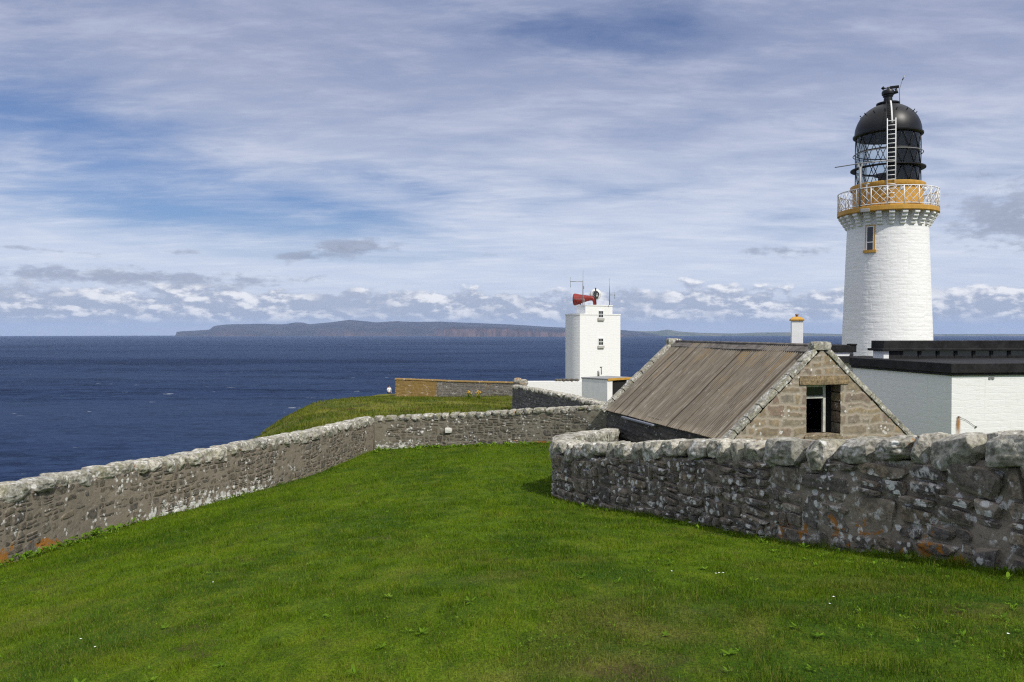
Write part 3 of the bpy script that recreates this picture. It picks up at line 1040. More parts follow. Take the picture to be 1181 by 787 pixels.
def masonry(U, V, w, h, seed, warp=0.035, joint=0.018, relief=0.035, round_=0.04):
    """height and stone ids of a rubble face at metric coordinates U, V"""
    rng = np.random.default_rng(seed)
    L, H = float(U.max()) + 0.6, float(V.max()) + 0.6
    rc = rects(L, H, w, h, rng)
    res = 0.01
    idm = np.zeros((int(L / res) + 2, int(H / res) + 2), np.int32)
    for k, (x0, x1, y0, y1) in enumerate(rc):
        if x1 <= 0:
            continue
        idm[max(0, int(x0 / res)):int(x1 / res) + 1, int(y0 / res):int(y1 / res) + 1] = k
    P = p3(U, V, 0.0)
    P[..., 1] = V
    wu = U + 0.3 + warp * fbm(P, 3.2, 3, seed + 1) + warp * 0.45 * fbm(P, 11, 3, seed + 2)
    wob = 0.03 * fbm(P, 0.7, 2, seed + 21)
    wvv = V + 0.3 + wob + warp * fbm(P, 3.0, 3, seed + 3) + warp * 0.4 * fbm(P, 12, 3, seed + 4)
    ii = np.clip((wu / res).astype(int), 0, idm.shape[0] - 1)
    jj = np.clip((wvv / res).astype(int), 0, idm.shape[1] - 1)
    ids = idm[ii, jj]
    b = rc[ids]
    ex = np.minimum(wu - b[..., 0], b[..., 1] - wu)
    ey = np.minimum(wvv - b[..., 2], b[..., 3] - wvv)
    ex, ey = np.maximum(ex, 0), np.maximum(ey, 0)
    k = round_
    qx, qy = np.maximum(k - ex, 0), np.maximum(k - ey, 0)
    d = k - np.sqrt(qx ** 2 + qy ** 2)                       # rounded-corner distance, up to k inside the stone
    t = np.clip((d - joint * 0.25) / (joint * 1.5), 0, 1)
    t = t * t * (3 - 2 * t)
    r1, r2 = rng.random(len(rc)), rng.random(len(rc))
    tilt = rng.normal(0, 0.14, (len(rc), 2))
    cx, cy = (b[..., 0] + b[..., 1]) / 2, (b[..., 2] + b[..., 3]) / 2
    body = 0.45 + 0.55 * r2[ids] + tilt[ids][..., 0] * (wu - cx) / 0.2 + tilt[ids][..., 1] * (wvv - cy) / 0.2
    body = body + 0.25 * np.clip(d / k, 0, 1)
    P2 = np.stack([U, V, ids * 3.7], -1)
    body = body + 0.30 * fbm(P2, 6.5, 4, seed + 6) + 0.10 * fbm(P2, 25, 3, seed + 8)
    hgt = relief * (t * body) - relief * 0.9 * (1 - t)
    return hgt, r1[ids], r2[ids], t


def smooth01(a, lo, hi):
    t = np.clip((a - lo) / (hi - lo), 0, 1)
    return t * t * (3 - 2 * t)


def join_me(name, a, b):
    out = []
    for m_ in (a, b):
        v = np.zeros(len(m_.vertices) * 3, np.float32)
        m_.vertices.foreach_get('co', v)
        l = np.zeros(len(m_.loops), np.int32)
        m_.loops.foreach_get('vertex_index', l)
        c = np.zeros(len(m_.vertices) * 4, np.float32)
        m_.attributes['st'].data.foreach_get('color', c)
        out.append((v.reshape(-1, 3), l.reshape(-1, 4), None, c.reshape(-1, 4)))
    V, Q, _, A = vjoin(out)
    return np_mesh(name, V, Q, None, {'st': A})


def wall_body(pts, thick, step, vstep, w, h, seed, side=1, cap_h=0.2, relief=0.035, joint=0.018, warp=0.035, orange=None, batter=0.04, core=None):
    C, s = catmull(pts, step)
    T = np.gradient(C[:, :2], axis=0)
    T /= np.linalg.norm(T, axis=1)[:, None]
    N = np.stack([T[:, 1], -T[:, 0]], -1) * side            # outer normal
    gz = ground_z(C[:, 0], C[:, 1])
    zb = np.minimum(C[:, 2], gz) - 0.25
    zt = C[:, 3] - cap_h
    nv = max(6, int(np.max(zt - zb) / vstep))
    parts = []
    t = np.linspace(0, 1, nv)
    for face in (1, -1):
        sub = slice(None)
        Zg = zb[:, None] + (zt - zb)[:, None] * t[None, :]
        Ug = np.broadcast_to(s[:, None], Zg.shape)
        Vg = Zg - zb.min()
        hgt, a1, a2, jt = masonry(Ug, Vg, w, h, seed + (0 if face == 1 else 50), warp, joint, relief)
        if core is not None and face == 1:
            PP = np.stack([Ug, Vg, np.zeros_like(Ug)], -1)
            low = fbm(PP, 0.9, 3, seed + 31)
            hgt = core[0] + (core[1] - core[0]) * smooth01(low, -0.10, 0.40) + 0.010 * fbm(PP, 7, 4, seed + 33) + 0.004 * fbm(PP, 30, 3, seed + 34)
            jt = np.zeros_like(jt)
        else:
            hgt = hgt + batter * (1 - t)[None, :]
        if face == 1:
            off = hgt
        else:
            off = -thick - hgt
        X = C[:, 0][:, None] + N[:, 0][:, None] * off
        Y = C[:, 1][:, None] + N[:, 1][:, None] * off
        om = np.zeros_like(Zg) if orange is None else orange(Ug, Zg - gz[:, None], X, Y)
        att = np.stack([a1, a2, jt, om], -1).reshape(-1, 4)
        q = grid_quads(len(s), nv)
        parts.append((np.stack([X, Y, Zg], -1).reshape(-1, 3), q if (face == 1) == (side == 1) else q[:, ::-1], None, att))
    V, Q, _, A = vjoin(parts)
    M = len(s) * nv
    # close the top and both ends
    topq, i0 = [], np.arange(len(s) - 1)
    a = i0 * nv + nv - 1
    topq.append(np.stack([a, a + nv, a + nv + M, a + M], -1))
    for e in (0, (len(s) - 1) * nv):
        k = np.arange(nv - 1) + e
        topq.append(np.stack([k, k + 1, k + 1 + M, k + M], -1))
    return np_mesh('wall', V, np.concatenate([Q] + topq), None, {'st': A}), C, N, s


def stones(C, N, s, w, h, cap_h, seed, nn, gap, proud, boxy, rough, side, ymin, ymax, orange=None, depth=0.16, warp=0.03, joint_u=None):
    """one block per stone, set along the outer face of a wall"""
    rng = np.random.default_rng(seed)
    gz = ground_z(C[:, 0], C[:, 1])
    H = float((C[:, 3] - gz).max())
    rc = rects(float(s[-1]), H + 0.2, w, h, rng)
    if joint_u is not None:
        cut = []
        for (x0, x1, y0, y1) in rc:
            if x0 < joint_u < x1:
                cut += [(x0, joint_u - 0.02, y0, y1), (joint_u + 0.02, x1, y0, y1)]
            else:
                cut.append((x0, x1, y0, y1))
        rc = np.array([q for q in cut if q[1] - q[0] > 0.05])
    parts = []
    flip = 1 if side == 1 else -1
    for k, (x0, x1, y0, y1) in enumerate(rc):
        uc, vc = (x0 + x1) / 2, (y0 + y1) / 2
        if uc < 0.05 or uc > s[-1] - 0.05:
            continue
        yy_ = np.interp(uc, s, C[:, 1])
        if yy_ < ymin or yy_ > ymax:
            continue
        zg, zt = np.interp(uc, s, gz), np.interp(uc, s, C[:, 3]) - cap_h
        zb = zt - H                                           # courses follow the coping down the slope
        vz = zb + vc + 0.10
        if vz + (y1 - y0) / 2 < zg - 0.08 or vz - (y1 - y0) / 2 > zt - 0.02:
            continue
        lx, lz_ = x1 - x0 - gap * rng.uniform(0.5, 1.7), y1 - y0 - gap * rng.uniform(0.5, 1.7)
        V, Q = rock(nn, (lx, depth, lz_), int(rng.integers(1e6)), rough, boxy, cuts=5)
        n1, n2 = V[:, 0] / lx, V[:, 2] / lz_
        a_ = rng.normal(0, 0.13, 4)
        V[:, 0] = V[:, 0] * (1 + a_[0] * n2 * 2) + a_[1] * 0.5 * V[:, 2]
        V[:, 2] = V[:, 2] * (1 + a_[2] * n1 * 2) + a_[3] * 0.12 * V[:, 0]
        pr = proud * rng.normal(0.2, 0.8)
        uu, vv = uc + V[:, 0], vz + V[:, 2]
        Pq = p3(uu, 0.0, 0.0)
        Pq[..., 1] = vv
        uu = uu + warp * fbm(Pq, 2.2, 2, seed + 3)
        vv = np.minimum(vv + warp * fbm(Pq, 1.6, 2, seed + 4), zt + 0.04)
        off = V[:, 1] - depth / 2 + pr + a_[0] * 0.12 * V[:, 2] + a_[1] * 0.10 * V[:, 0]
        X = np.interp(uu, s, C[:, 0]) + np.interp(uu, s, N[:, 0]) * off
        Y = np.interp(uu, s, C[:, 1]) + np.interp(uu, s, N[:, 1]) * off
        om = np.zeros(len(V)) if orange is None else orange(uu, vv - zg, X, Y)
        jt = np.clip((off + depth * 0.22 - pr) / (depth * 0.18), 0, 1)
        att = np.stack([np.full(len(V), rng.random()), np.full(len(V), rng.random()), jt, om], -1)
        parts.append((np.stack([X, Y, vv], -1), Q if flip < 0 else Q[:, ::-1], None, att))
    V, Q, _, A = vjoin(parts)
    return np_mesh('stones', V, Q, None, {'st': A})


def rock(nn, dims, seed, rough=0.1, boxy=0.5, lean=0.0, cuts=0):
    """rounded irregular stone, verts and quads"""
    g = np.linspace(-1, 1, nn + 1)
    A, B = np.meshgrid(g, g, indexing='ij')
    one = np.ones_like(A)
    fs = [(A, B, one), (B, A, -one), (one, A, B), (-one, B, A), (B, one, A), (A, -one, B)]
    vs, qs = [], []
    for k, f in enumerate(fs):
        vs.append(np.stack(f, -1).reshape(-1, 3))
        qs.append(grid_quads(nn + 1, nn + 1, k * (nn + 1) ** 2))
    V = np.concatenate(vs)
    S = V / np.linalg.norm(V, axis=1)[:, None]
    V = V * boxy * 0.86 + S * (1 - boxy) * 1.08
    nrm = S
    d = rough * fbm(S + seed * 3.1, 1.4, 4, seed % 97) + 0.35 * rough * fbm(S + seed * 1.7, 5.0, 3, seed % 89)
    facet = np.abs(fbm(S + seed, 2.0, 2, seed % 83)) * rough * 0.7
    V = V + nrm * (d - facet)[:, None]
    if cuts:
        cr = np.random.default_rng(seed + 12345)
        for _ in range(cuts):
            nv_ = cr.normal(0, 1, 3) * np.array([1.0, 1.0, 0.9])
            nv_ /= np.linalg.norm(nv_)
            h_ = V @ nv_
            lim = np.max(h_) * cr.uniform(0.72, 0.92)
            V = V - np.maximum(h_ - lim, 0)[:, None] * nv_[None, :] * 0.92
    V = V * np.array(dims) / 2
    V[:, 0] += lean * V[:, 2]
    return V, np.concatenate(qs)


def coping(C, N, s, thick, w, h, over, seed, nn, u0=None, u1=None, jitter=1.0, orange=0.35, boxy=0.5):
    rng = np.random.default_rng(seed)
    parts = []
    u = s[0] if u0 is None else u0
    end = s[-1] if u1 is None else u1
    k = 0
    while u < end:
        ww = w * math.exp(rng.normal(0, 0.36) * jitter)
        hh = h * math.exp(rng.normal(0, 0.13) * jitter)
        uc = u + ww / 2
        x, y, zt = (np.interp(uc, s, C[:, i]) for i in (0, 1, 3))
        nx, ny = np.interp(uc, s, N[:, 0]), np.interp(uc, s, N[:, 1])
        q = math.hypot(nx, ny)
        nx, ny = nx / q, ny / q
        tx, ty = -ny, nx
        V, Q = rock(nn, (ww * 1.02, thick + 2 * over + rng.normal(0, 0.04) * jitter, hh * 1.12), seed * 131 + k, 0.13, boxy, rng.normal(0.05, 0.12) * jitter, cuts=9)
        rot = rng.normal(0, 0.10) * jitter
        c_, s_ = math.cos(rot), math.sin(rot)
        Vx, Vy = V[:, 0] * c_ - V[:, 1] * s_, V[:, 0] * s_ + V[:, 1] * c_
        slope = (np.interp(uc + 0.1, s, C[:, 3]) - np.interp(uc - 0.1, s, C[:, 3])) / 0.2
        zc_ = zt - hh * 0.5 + rng.normal(0, 0.012) * jitter
        W = np.stack([x - nx * thick / 2 + tx * Vx + nx * Vy, y - ny * thick / 2 + ty * Vx + ny * Vy, zc_ + V[:, 2] + slope * Vx * (1 if (C[-1, 0] - C[0, 0]) * tx + (C[-1, 1] - C[0, 1]) * ty > 0 else -1)], -1)
        edge = np.abs(V[:, 0]) / (ww * 0.58)
        al = np.clip((edge - 0.62) * 3, 0, 1) * (1.4 if rng.random() < orange else 0.1)
        a = np.stack([np.full(len(V), rng.random()), np.full(len(V), rng.random()), np.ones(len(V)), al], -1)
        parts.append((W, Q, None, a))
        u += ww
        k += 1
    V, Q, _, A = vjoin(parts)
    return np_mesh('coping', V, Q, None, {'st': A})


# near curved wall on the right (path runs from the right edge to the left, then turns back to the cottage)
near_path = near_all
near_orange = lambda U, Z, X, Y: smooth01(Y, 10.5, 8.8) * smooth01(Y, 5.5, 6.5) * (0.25 + 0.75 * smooth01(Z, 0.55, 0.1) * (fbm(np.stack([X, Y, Z], -1), 1.6, 2, 5) > 0.05))
me, C, N, s = wall_body(near_path, 0.46, 0.014, 0.014, 0.40, 0.19, 101, side=-1, cap_h=0.25, relief=0.036, joint=0.026, warp=0.06, orange=near_orange, core=(-0.090, -0.020))
me = join_me('wall', me, stones(C, N, s, 0.34, 0.17, 0.25, 1101, 14, 0.022, 0.016, 0.80, 0.13, -1, 3.5, 23.0, near_orange, joint_u=s[np.argmin(np.abs(C[:, 1] - 6.85))]))
o = link('dry_stone_wall', me, mat_wall_near)
tag(o, 'dark lichen-spotted stone wall curving round in front of the old stone cottage', 'wall')
u_mid = s[np.argmin(np.hypot(C[:, 0] - near_pts[6][0], C[:, 1] - near_pts[6][1]))]
u_gap = s[np.argmin(np.abs(C[:, 1] - 6.85))]
ma = join_me('coping', coping(C, N, s, 0.46, 0.34, 0.31, 0.06, 5, 34, u1=u_gap - 0.2, boxy=0.62), coping(C, N, s, 0.46, 0.34, 0.31, 0.06, 8, 34, u0=u_gap + 0.05, u1=u_mid, boxy=0.62))
mb_ = coping(C, N, s, 0.46, 0.27, 0.28, 0.06, 6, 18, u0=u_mid, orange=0.15, boxy=0.6)


link('coping', join_me('coping', ma, mb_), mat_cope_near, o)

# long wall on the seaward side
left_masks = lambda U, Z, X, Y: 1.5 * smooth01(Z, 0.5, 0.15) * (fbm(np.stack([X, Y, Z], -1), 2.6, 3, 15) > 0.0) * smooth01(Y, 16.3, 14.5) * smooth01(Y, 11, 13) - 0.8 * smooth01(Z, 0.55, 0.05) * smooth01(Y, 16.8, 18.0) * smooth01(Y, 24, 21)
me, C, N, s = wall_body(left_pts, 0.45, 0.03, 0.03, 0.30, 0.15, 202, side=1, cap_h=0.22, relief=0.0095, joint=0.02, warp=0.045, orange=left_masks, core=(-0.026, -0.006))
me = join_me('wall', me, stones(C, N, s, 0.27, 0.135, 0.22, 1202, 8, 0.016, 0.008, 0.86, 0.10, 1, 10.0, 31.0, left_masks, depth=0.12))
o = link('stone_wall', me, mat_wall_left)
tag(o, 'long brown stone wall with pale rounded coping running along the sea side of the lawn', 'wall')
link('coping', coping(C, N, s, 0.45, 0.44, 0.31, 0.08, 15, 18, boxy=0.58), mat_cope_left, o)

# wall across the end of the lawn
far_masks = lambda U, Z, X, Y: 1.0 * smooth01(Z, 0.3, 0.05) * smooth01(X, -2, 1) - 0.7 * smooth01(Z, 0.5, 0.1) * smooth01(X, -3.0, -4.0)
me, C, N, s = wall_body(far_pts, 0.45, 0.04, 0.035, 0.30, 0.17, 303, side=1, cap_h=0.18, relief=0.008, joint=0.024, warp=0.05, orange=far_masks, core=(-0.022, -0.006))
me = join_me('wall', me, stones(C, N, s, 0.30, 0.14, 0.18, 1303, 6, 0.018, 0.007, 0.86, 0.10, 1, 20.0, 40.0, far_masks, depth=0.12))
o = link('stone_wall', me, mat_wall_far)
tag(o, 'brown stone wall with mossy coping closing the far end of the lawn', 'wall')
link('coping', coping(C, N, s, 0.45, 0.34, 0.24, 0.07, 25, 10, jitter=0.6, boxy=0.6), mat_cope_far, o)
# one whitened stone in it
wp = at(517, 496.5, 30.72)
V, Q = rock(10, (0.30, 0.20, 0.22), 77, 0.10, 0.6)
ws = link('white_stone', np_mesh('white_stone', V + np.array([wp.x, 30.75, wp.z]), Q), flat_mat('limewashed_stone', (0.62, 0.60, 0.55), 0.8, 0.3, 20), o)
ws['label'] = 'single whitened stone in the middle of the wall'

# grey wall beyond it, running towards the cottage
gp = pxwall([(591, 444, 476, 50.0), (618, 448.5, 480, 45.5), (655, 456, 488, 40.5), (702, 467, 498, 36.0)])
me, C, N, s = wall_body(gp, 0.5, 0.06, 0.05, 0.32, 0.14, 404, side=1, cap_h=0.16, relief=0.03, joint=0.02, warp=0.04)
o = link('stone_wall', me, mat_wall_grey)
tag(o, 'grey stone wall in shade sloping down behind the mossy-topped wall towards the cottage', 'wall')
link('coping', coping(C, N, s, 0.5, 0.36, 0.26, 0.10, 35, 9, jitter=0.8, boxy=0.45), mat_cope_left, o)
for q, (px, py, sz) in enumerate(((597, 439.5, 0.55), (604, 441.5, 0.6))):
    p = at(px, py, 50.2)
    V, Q = rock(10, (sz, sz * 0.8, sz * 0.75), 300 + q, 0.2, 0.4)
    st = np.tile([0.2, 0.5, 1, 0.8], (len(V), 1))
    link('end_stone', np_mesh('end_stone', V + np.array(p), Q, None, {'st': st}), mat_cope_near, o)

# ochre wall on the headland
op = pxwall([(455.5, 436.5, 455, 83.0), (500, 438, 457, 81.8), (520, 439, 459, 81.0), (560, 440, 460, 79.0), (622, 441.5, 464, 76.0)])
me, C, N, s = wall_body(op, 0.5, 0.09, 0.07, 0.4, 0.18, 505, side=1, cap_h=0.12, relief=0.02, joint=0.02, warp=0.04,
                        orange=lambda U, Z, X, Y: smooth01(X, -7.6, -7.9) * 0.9 + 0.10)
o = link('stone_wall', me, mat_wall_ochre)
tag(o, 'grey headland wall with its seaward end covered in ochre lichen', 'wall')
zc2 = MB()
for k in range(0, len(s) - 1):
    pass
V, Q = [], []
cp = []
for kk in range(len(s)):
    for (off, dz_) in ((0.06, -0.13), (0.06, -0.02), (-0.25, 0.02), (-0.56, -0.02), (-0.56, -0.13)):
        cp.append((C[kk, 0] + N[kk, 0] * off, C[kk, 1] + N[kk, 1] * off, C[kk, 3] + dz_ + 0.01 * random.uniform(-1, 1)))
cq = grid_quads(len(s), 5)
st = np.tile([0.3, 0.5, 1.0, 1.0], (len(cp), 1))
link('coping', np_mesh('coping', cp, cq, None, {'st': st}), mat_wall_ochre, o)

# ------------------------------------------------------------------ old stone cottage
HX, HY = Xat(846, 20.0), 20.0
hdir = Vector((Xat(700, 28.4) - HX, 8.4, 0))
HL = hdir.length
hrot = math.atan2(-hdir.x, hdir.y)
HG = -5.0
HW = 5.1
EAVE = Zat(507, 20.0) - HG
APEX = -0.47 - HG
house = empty('stone_cottage', (HX, HY, HG), hrot, 'old stone cottage with brown corrugated roof and a broken gable window', 'cottage')
slope = math.atan2(APEX - EAVE, HW / 2)


def face_grid(u0, u1, v0, v1, step, keep, w, h, seed, place, relief=0.03, joint=0.02, warp=0.04, name='wall'):
    nu, nv = int((u1 - u0) / step) + 1, int((v1 - v0) / step) + 1
    U, V = np.meshgrid(np.linspace(u0, u1, nu), np.linspace(v0, v1, nv), indexing='ij')
    hgt, a1, a2, jt = masonry(U - u0, V - v0, w, h, seed, warp, joint, relief)
    P = place(U, V, hgt)
    q = grid_quads(nu, nv)
    cu, cv = U.ravel()[q].mean(1), V.ravel()[q].mean(1)
    q = q[keep(cu, cv)]
    used = np.unique(q)
    remap = -np.ones(nu * nv, int)
    remap[used] = np.arange(len(used))
    att = np.stack([a1, a2, jt, np.zeros_like(a1)], -1).reshape(-1, 4)[used]
    return P.reshape(-1, 3)[used], remap[q], None, att


WX0, WX1, WZ0, WZ1 = 2.09, 3.12, Zat(503, 20.5) - HG, Zat(444.5, 20.5) - HG


def gable_keep(u, v):
    top = EAVE + (APEX - EAVE) * (1 - np.abs(u - HW / 2) / (HW / 2)) - 0.02
    win = (u > WX0) & (u < WX1) & (v > WZ0) & (v < WZ1)
    return (v < top) & ~win


gf = face_grid(0, HW, 0, APEX, 0.03, gable_keep, 0.52, 0.26, 611, lambda U, V, h_: np.stack([U, -h_ * 0.9, V], -1), 0.013, 0.04, 0.08)
gb = face_grid(0, HW, 0, APEX, 0.10, lambda u, v: v < EAVE + (APEX - EAVE) * (1 - np.abs(u - HW / 2) / (HW / 2)) - 0.03, 0.5, 0.25, 612,
               lambda U, V, h_: np.stack([U, HL + h_, V], -1), 0.02)
for V, Q, _, A in (gf, gb):
    link('gable_wall', np_mesh('gable_wall', V, Q, None, {'st': A}), mat_gable, house)
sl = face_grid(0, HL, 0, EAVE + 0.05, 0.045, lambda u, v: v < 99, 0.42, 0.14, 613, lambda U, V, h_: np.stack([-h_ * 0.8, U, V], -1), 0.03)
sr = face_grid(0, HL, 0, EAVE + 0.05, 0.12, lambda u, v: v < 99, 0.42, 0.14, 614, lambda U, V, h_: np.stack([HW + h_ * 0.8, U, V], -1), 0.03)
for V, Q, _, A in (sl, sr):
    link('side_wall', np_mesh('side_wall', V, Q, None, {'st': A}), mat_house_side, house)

# corrugated roof
mat_roof, n = newmat('weathered_corrugated_sheet')
co = n.obj()
x, y, z = n.sep(co)
st = n.vmap(co, scale=(0.35, 3.2, 0.35))
a = n.noise(st, 1.6, 6, 0.68, 0.2)
b = n.noise(n.vmap(co, scale=(0.8, 9, 0.8)), 3.0, 5, 0.68)
c0 = n.ramp(a, [(0.28, (0.050, 0.040, 0.029)), (0.44, (0.105, 0.085, 0.060)), (0.60, (0.160, 0.134, 0.098)), (0.78, (0.27, 0.245, 0.20))])
c0 = n.mix(n.ss(b, 0.55, 0.75), c0, (0.31, 0.285, 0.25))
c0 = n.mix(n.ss(b, 0.42, 0.25), c0, (0.05, 0.04, 0.032))
og = n.m('MULTIPLY', n.ss(n.noise(n.vmap(co, scale=(0.6, 1.4, 0.6)), 1.7, 6, 0.72, 0.3), 0.50, 0.66), n.ss(z, EAVE + 0.3, EAVE + 1.6))
c0 = n.mix(n.m('MULTIPLY', og, 0.65), c0, n.mix(b, (0.17, 0.105, 0.04), (0.25, 0.165, 0.065)))
wl = n.ss(n.noise(n.vmap(co, scale=(1, 2, 1)), 9, 5, 0.7), 0.64, 0.72)
c0 = n.mix(n.m('MULTIPLY', wl, 0.75), c0, (0.45, 0.43, 0.36))
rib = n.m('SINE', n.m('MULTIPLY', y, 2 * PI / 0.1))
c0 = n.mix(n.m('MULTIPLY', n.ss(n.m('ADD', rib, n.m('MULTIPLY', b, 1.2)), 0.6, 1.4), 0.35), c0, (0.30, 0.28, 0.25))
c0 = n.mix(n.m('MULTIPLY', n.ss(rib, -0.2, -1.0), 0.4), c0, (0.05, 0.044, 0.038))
# dark line at each sheet lap
ph = n.m('FRACT', n.m('ADD', n.m('DIVIDE', y, 0.70), n.m('MULTIPLY', n.m('SINE', n.m('MULTIPLY', y, 2.7)), 0.13)))
lap = n.m('ADD', n.ss(ph, 0.05, 0.025), n.ss(ph, 0.97, 0.99), clamp=True)
c0 = n.mix(n.m('MULTIPLY', lap, 0.7), c0, (0.022, 0.018, 0.015))
n.surface(n.bsdf(c0, 0.9, n.bump(b, 0.4, 0.01), spec=0.15))

OV = 0.16          # roof drops past the wall face


def roof_sheet(side):
    ys = np.arange(0.32, HL - 0.30, 0.0125)
    amp = 0.020
    wave = amp * np.sin(2 * PI * ys / 0.1)
    ph_ = (ys / 0.70 + 0.13 * np.sin(ys * 2.7)) % 1.0
    wave = wave + 0.010 * (ph_ > 0.95)
    rows = np.linspace(-OV, HW / 2 / math.cos(slope), 14)
    U, Vv = np.meshgrid(ys, rows, indexing='ij')
    sag = 0.015 * np.sin(3.1 * U / HL * PI) + 0.02 * fbm(p3(U * 0.8, Vv), 1.0, 3, 77)
    off = wave[:, None] * np.ones_like(Vv) + 0.05 + sag
    Xl = Vv * math.cos(slope) - off * math.sin(slope)
    Zl = EAVE + Vv * math.sin(slope) + off * math.cos(slope)
    if side < 0:
        Xl = HW - Xl
    top = np.stack([Xl, U, Zl], -1)
    bot = top - np.array([-(1 if side > 0 else -1) * math.sin(slope), 0, math.cos(slope)]) * 0.018
    V = np.concatenate([top.reshape(-1, 3), bot.reshape(-1, 3)])
    nu, nr = len(ys), len(rows)
    q = grid_quads(nu, nr)
    rim = []
    M = nu * nr
    i_ = np.arange(nu - 1) * nr
    rim.append(np.stack([i_, i_ + nr, i_ + nr + M, i_ + M], -1))
    Q = np.concatenate([q, q[:, ::-1] + M] + rim)
    return V, Q


V1, Q1 = roof_sheet(1)
V2, Q2 = roof_sheet(-1)
roof = link('roof', np_mesh('roof', np.concatenate([V1, V2]), np.concatenate([Q1, Q2 + len(V1)])), mat_roof, house)
m_ = MB()
yy = 0.3
while yy < HL - 0.35:
    L_ = min(random.uniform(0.85, 1.3), HL - 0.3 - yy)
    dz_ = random.uniform(-0.012, 0.02)
    for sg in (-1, 1):
        M4 = Matrix.Translation((HW / 2, yy, APEX + 0.075 + dz_)) @ Matrix.Rotation(sg * (slope * 0.93), 4, 'Y')
        m_.box((0 if sg > 0 else -0.27, 0.0, -0.02), (0.27 if sg > 0 else 0, L_ + 0.02, 0.012), M4, 0.005)
    yy += L_
m_.tube([(HW / 2, 0.3, APEX + 0.085), (HW / 2, HL - 0.3, APEX + 0.085)], 0.045, 8)
link_r = m_.build('ridge_capping', flat_mat('lichened_ridge_tile', (0.135, 0.120, 0.105), 0.9, 0.6, 5, 0.45), roof)


def skew(y0, y1, seed, name='skew'):
    """row of rough coping stones up both edges of a gable"""
    rng = np.random.default_rng(seed)
    parts = []
    for sg in (1, -1):
        L_ = HW / 2 / math.cos(slope)
        u = -0.25
        while u < L_ - 0.05:
            ww = rng.uniform(0.35, 0.62)
            V, Q = rock(12, (ww * 1.13, (y1 - y0) * rng.uniform(1.0, 1.06), 0.16), int(rng.integers(1e6)), 0.07, 0.86)
            uc = u + ww / 2
            if uc + ww * 0.55 > L_ - 0.12:
                uc = L_ - 0.12 - ww * 0.55
            c_, s_ = math.cos(slope), math.sin(slope)
            off = 0.085 + rng.normal(0, 0.007)
            X = (uc + V[:, 0]) * c_ - (off + V[:, 2]) * s_
            Z = EAVE + (uc + V[:, 0]) * s_ + (off + V[:, 2]) * c_
            if sg < 0:
                X = HW - X
            W = np.stack([X, (y0 + y1) / 2 + V[:, 1], Z], -1)
            a_ = np.stack([np.full(len(V), rng.random()), np.full(len(V), rng.random()), np.ones(len(V)), np.zeros(len(V))], -1)
            parts.append((W, Q if sg > 0 else Q[:, ::-1], None, a_))
            u += ww
    V, Q = rock(14, (0.62, (y1 - y0) * 1.08, 0.25), seed + 5, 0.10, 0.70)
    V = V + np.array([HW / 2, (y0 + y1) / 2, APEX + 0.075])
    parts.append((V, Q, None, np.tile([0.5, 0.5, 1, 0], (len(V), 1))))
    V, Q, _, A = vjoin(parts)
    return link(name, np_mesh(name, V, Q, None, {'st': A}), mat_skew, house)


skew(-0.04, 0.24, 71)
skew(HL - 0.24, HL + 0.04, 72)


def block_part(name, dims, loc, mat, parent, seed, st=(0.3, 0.5, 1, 0), nn=14, rough=0.06, boxy=0.85):
    V, Q = rock(nn, dims, seed, rough, boxy)
    return link(name, np_mesh(name, V + np.array(loc), Q, None, {'st': np.tile(st, (len(V), 1))}), mat, parent)


win = None
zmid = (WZ0 + WZ1) / 2
block_part('lintel', (1.75, 0.42, 0.27), ((WX0 + WX1) / 2 + 0.02, 0.15, WZ1 + 0.12), mat_gable, house, 81, (0.22, 0.5, 1, 0))
block_part('window_sill', (1.35, 0.5, 0.16), ((WX0 + WX1) / 2, 0.17, WZ0 - 0.05), mat_gable, house, 82, (0.95, 0.5, 1, 0))
for x0, sg in ((WX0, -1), (WX1, 1)):
    zz = WZ0 + 0.02
    k = 0
    parts = []
    while zz < WZ1 - 0.05:
        hh = random.uniform(0.22, 0.36)
        hh = min(hh, WZ1 - zz)
        V, Q = rock(10, (0.34, 0.50, hh * 1.08), 500 + k + (20 if sg > 0 else 0), 0.06, 0.85)
        parts.append((V + np.array([x0 + sg * 0.155, 0.245, zz + hh / 2]), Q, None, np.tile([random.random(), 0.5, 1, 0], (len(V), 1))))
        zz += hh
        k += 1
    V, Q, _, A = vjoin(parts)
    link('window_jamb', np_mesh('window_jamb', V, Q, None, {'st': A}), mat_gable, house)
wf = MB()
fy = 0.30
fx1 = WX0 + 0.80
for a_, b_ in (((WX0 + 0.01, fy, WZ0 + 0.03), (WX0 + 0.08, fy + 0.07, WZ1 - 0.01)), ((fx1 - 0.08, fy, WZ0 + 0.03), (fx1, fy + 0.07, WZ1 - 0.01)),
               ((WX0 + 0.08, fy + 0.004, WZ1 - 0.08), (fx1 - 0.08, fy + 0.066, WZ1 - 0.01)), ((WX0 + 0.08, fy - 0.02, WZ0 + 0.93), (fx1 - 0.08, fy + 0.06, WZ0 + 1.0))):
    wf.box(a_, b_, bev=0.006)
wfo = wf.build('window_frame', mat_frame, house)
MB().box((WX0 + 0.08, fy + 0.03, WZ0 + 1.0), (fx1 - 0.08, fy + 0.036, WZ1 - 0.08)).build('pane', mat_dark_glass, wfo)
MB().box((0.25, 2.2, 0.02), (HW - 0.25, 2.25, EAVE), None).box((fx1 + 0.02, fy + 0.10, WZ0 - 0.1), (WX1 + 0.02, fy + 0.14, WZ1 + 0.05)).build('inner_partition', mat_dark, house)
MB().box((0.1, 0.3, EAVE - 0.08), (HW - 0.1, HL - 0.3, EAVE - 0.03)).build('loft_floor', mat_dark, house)
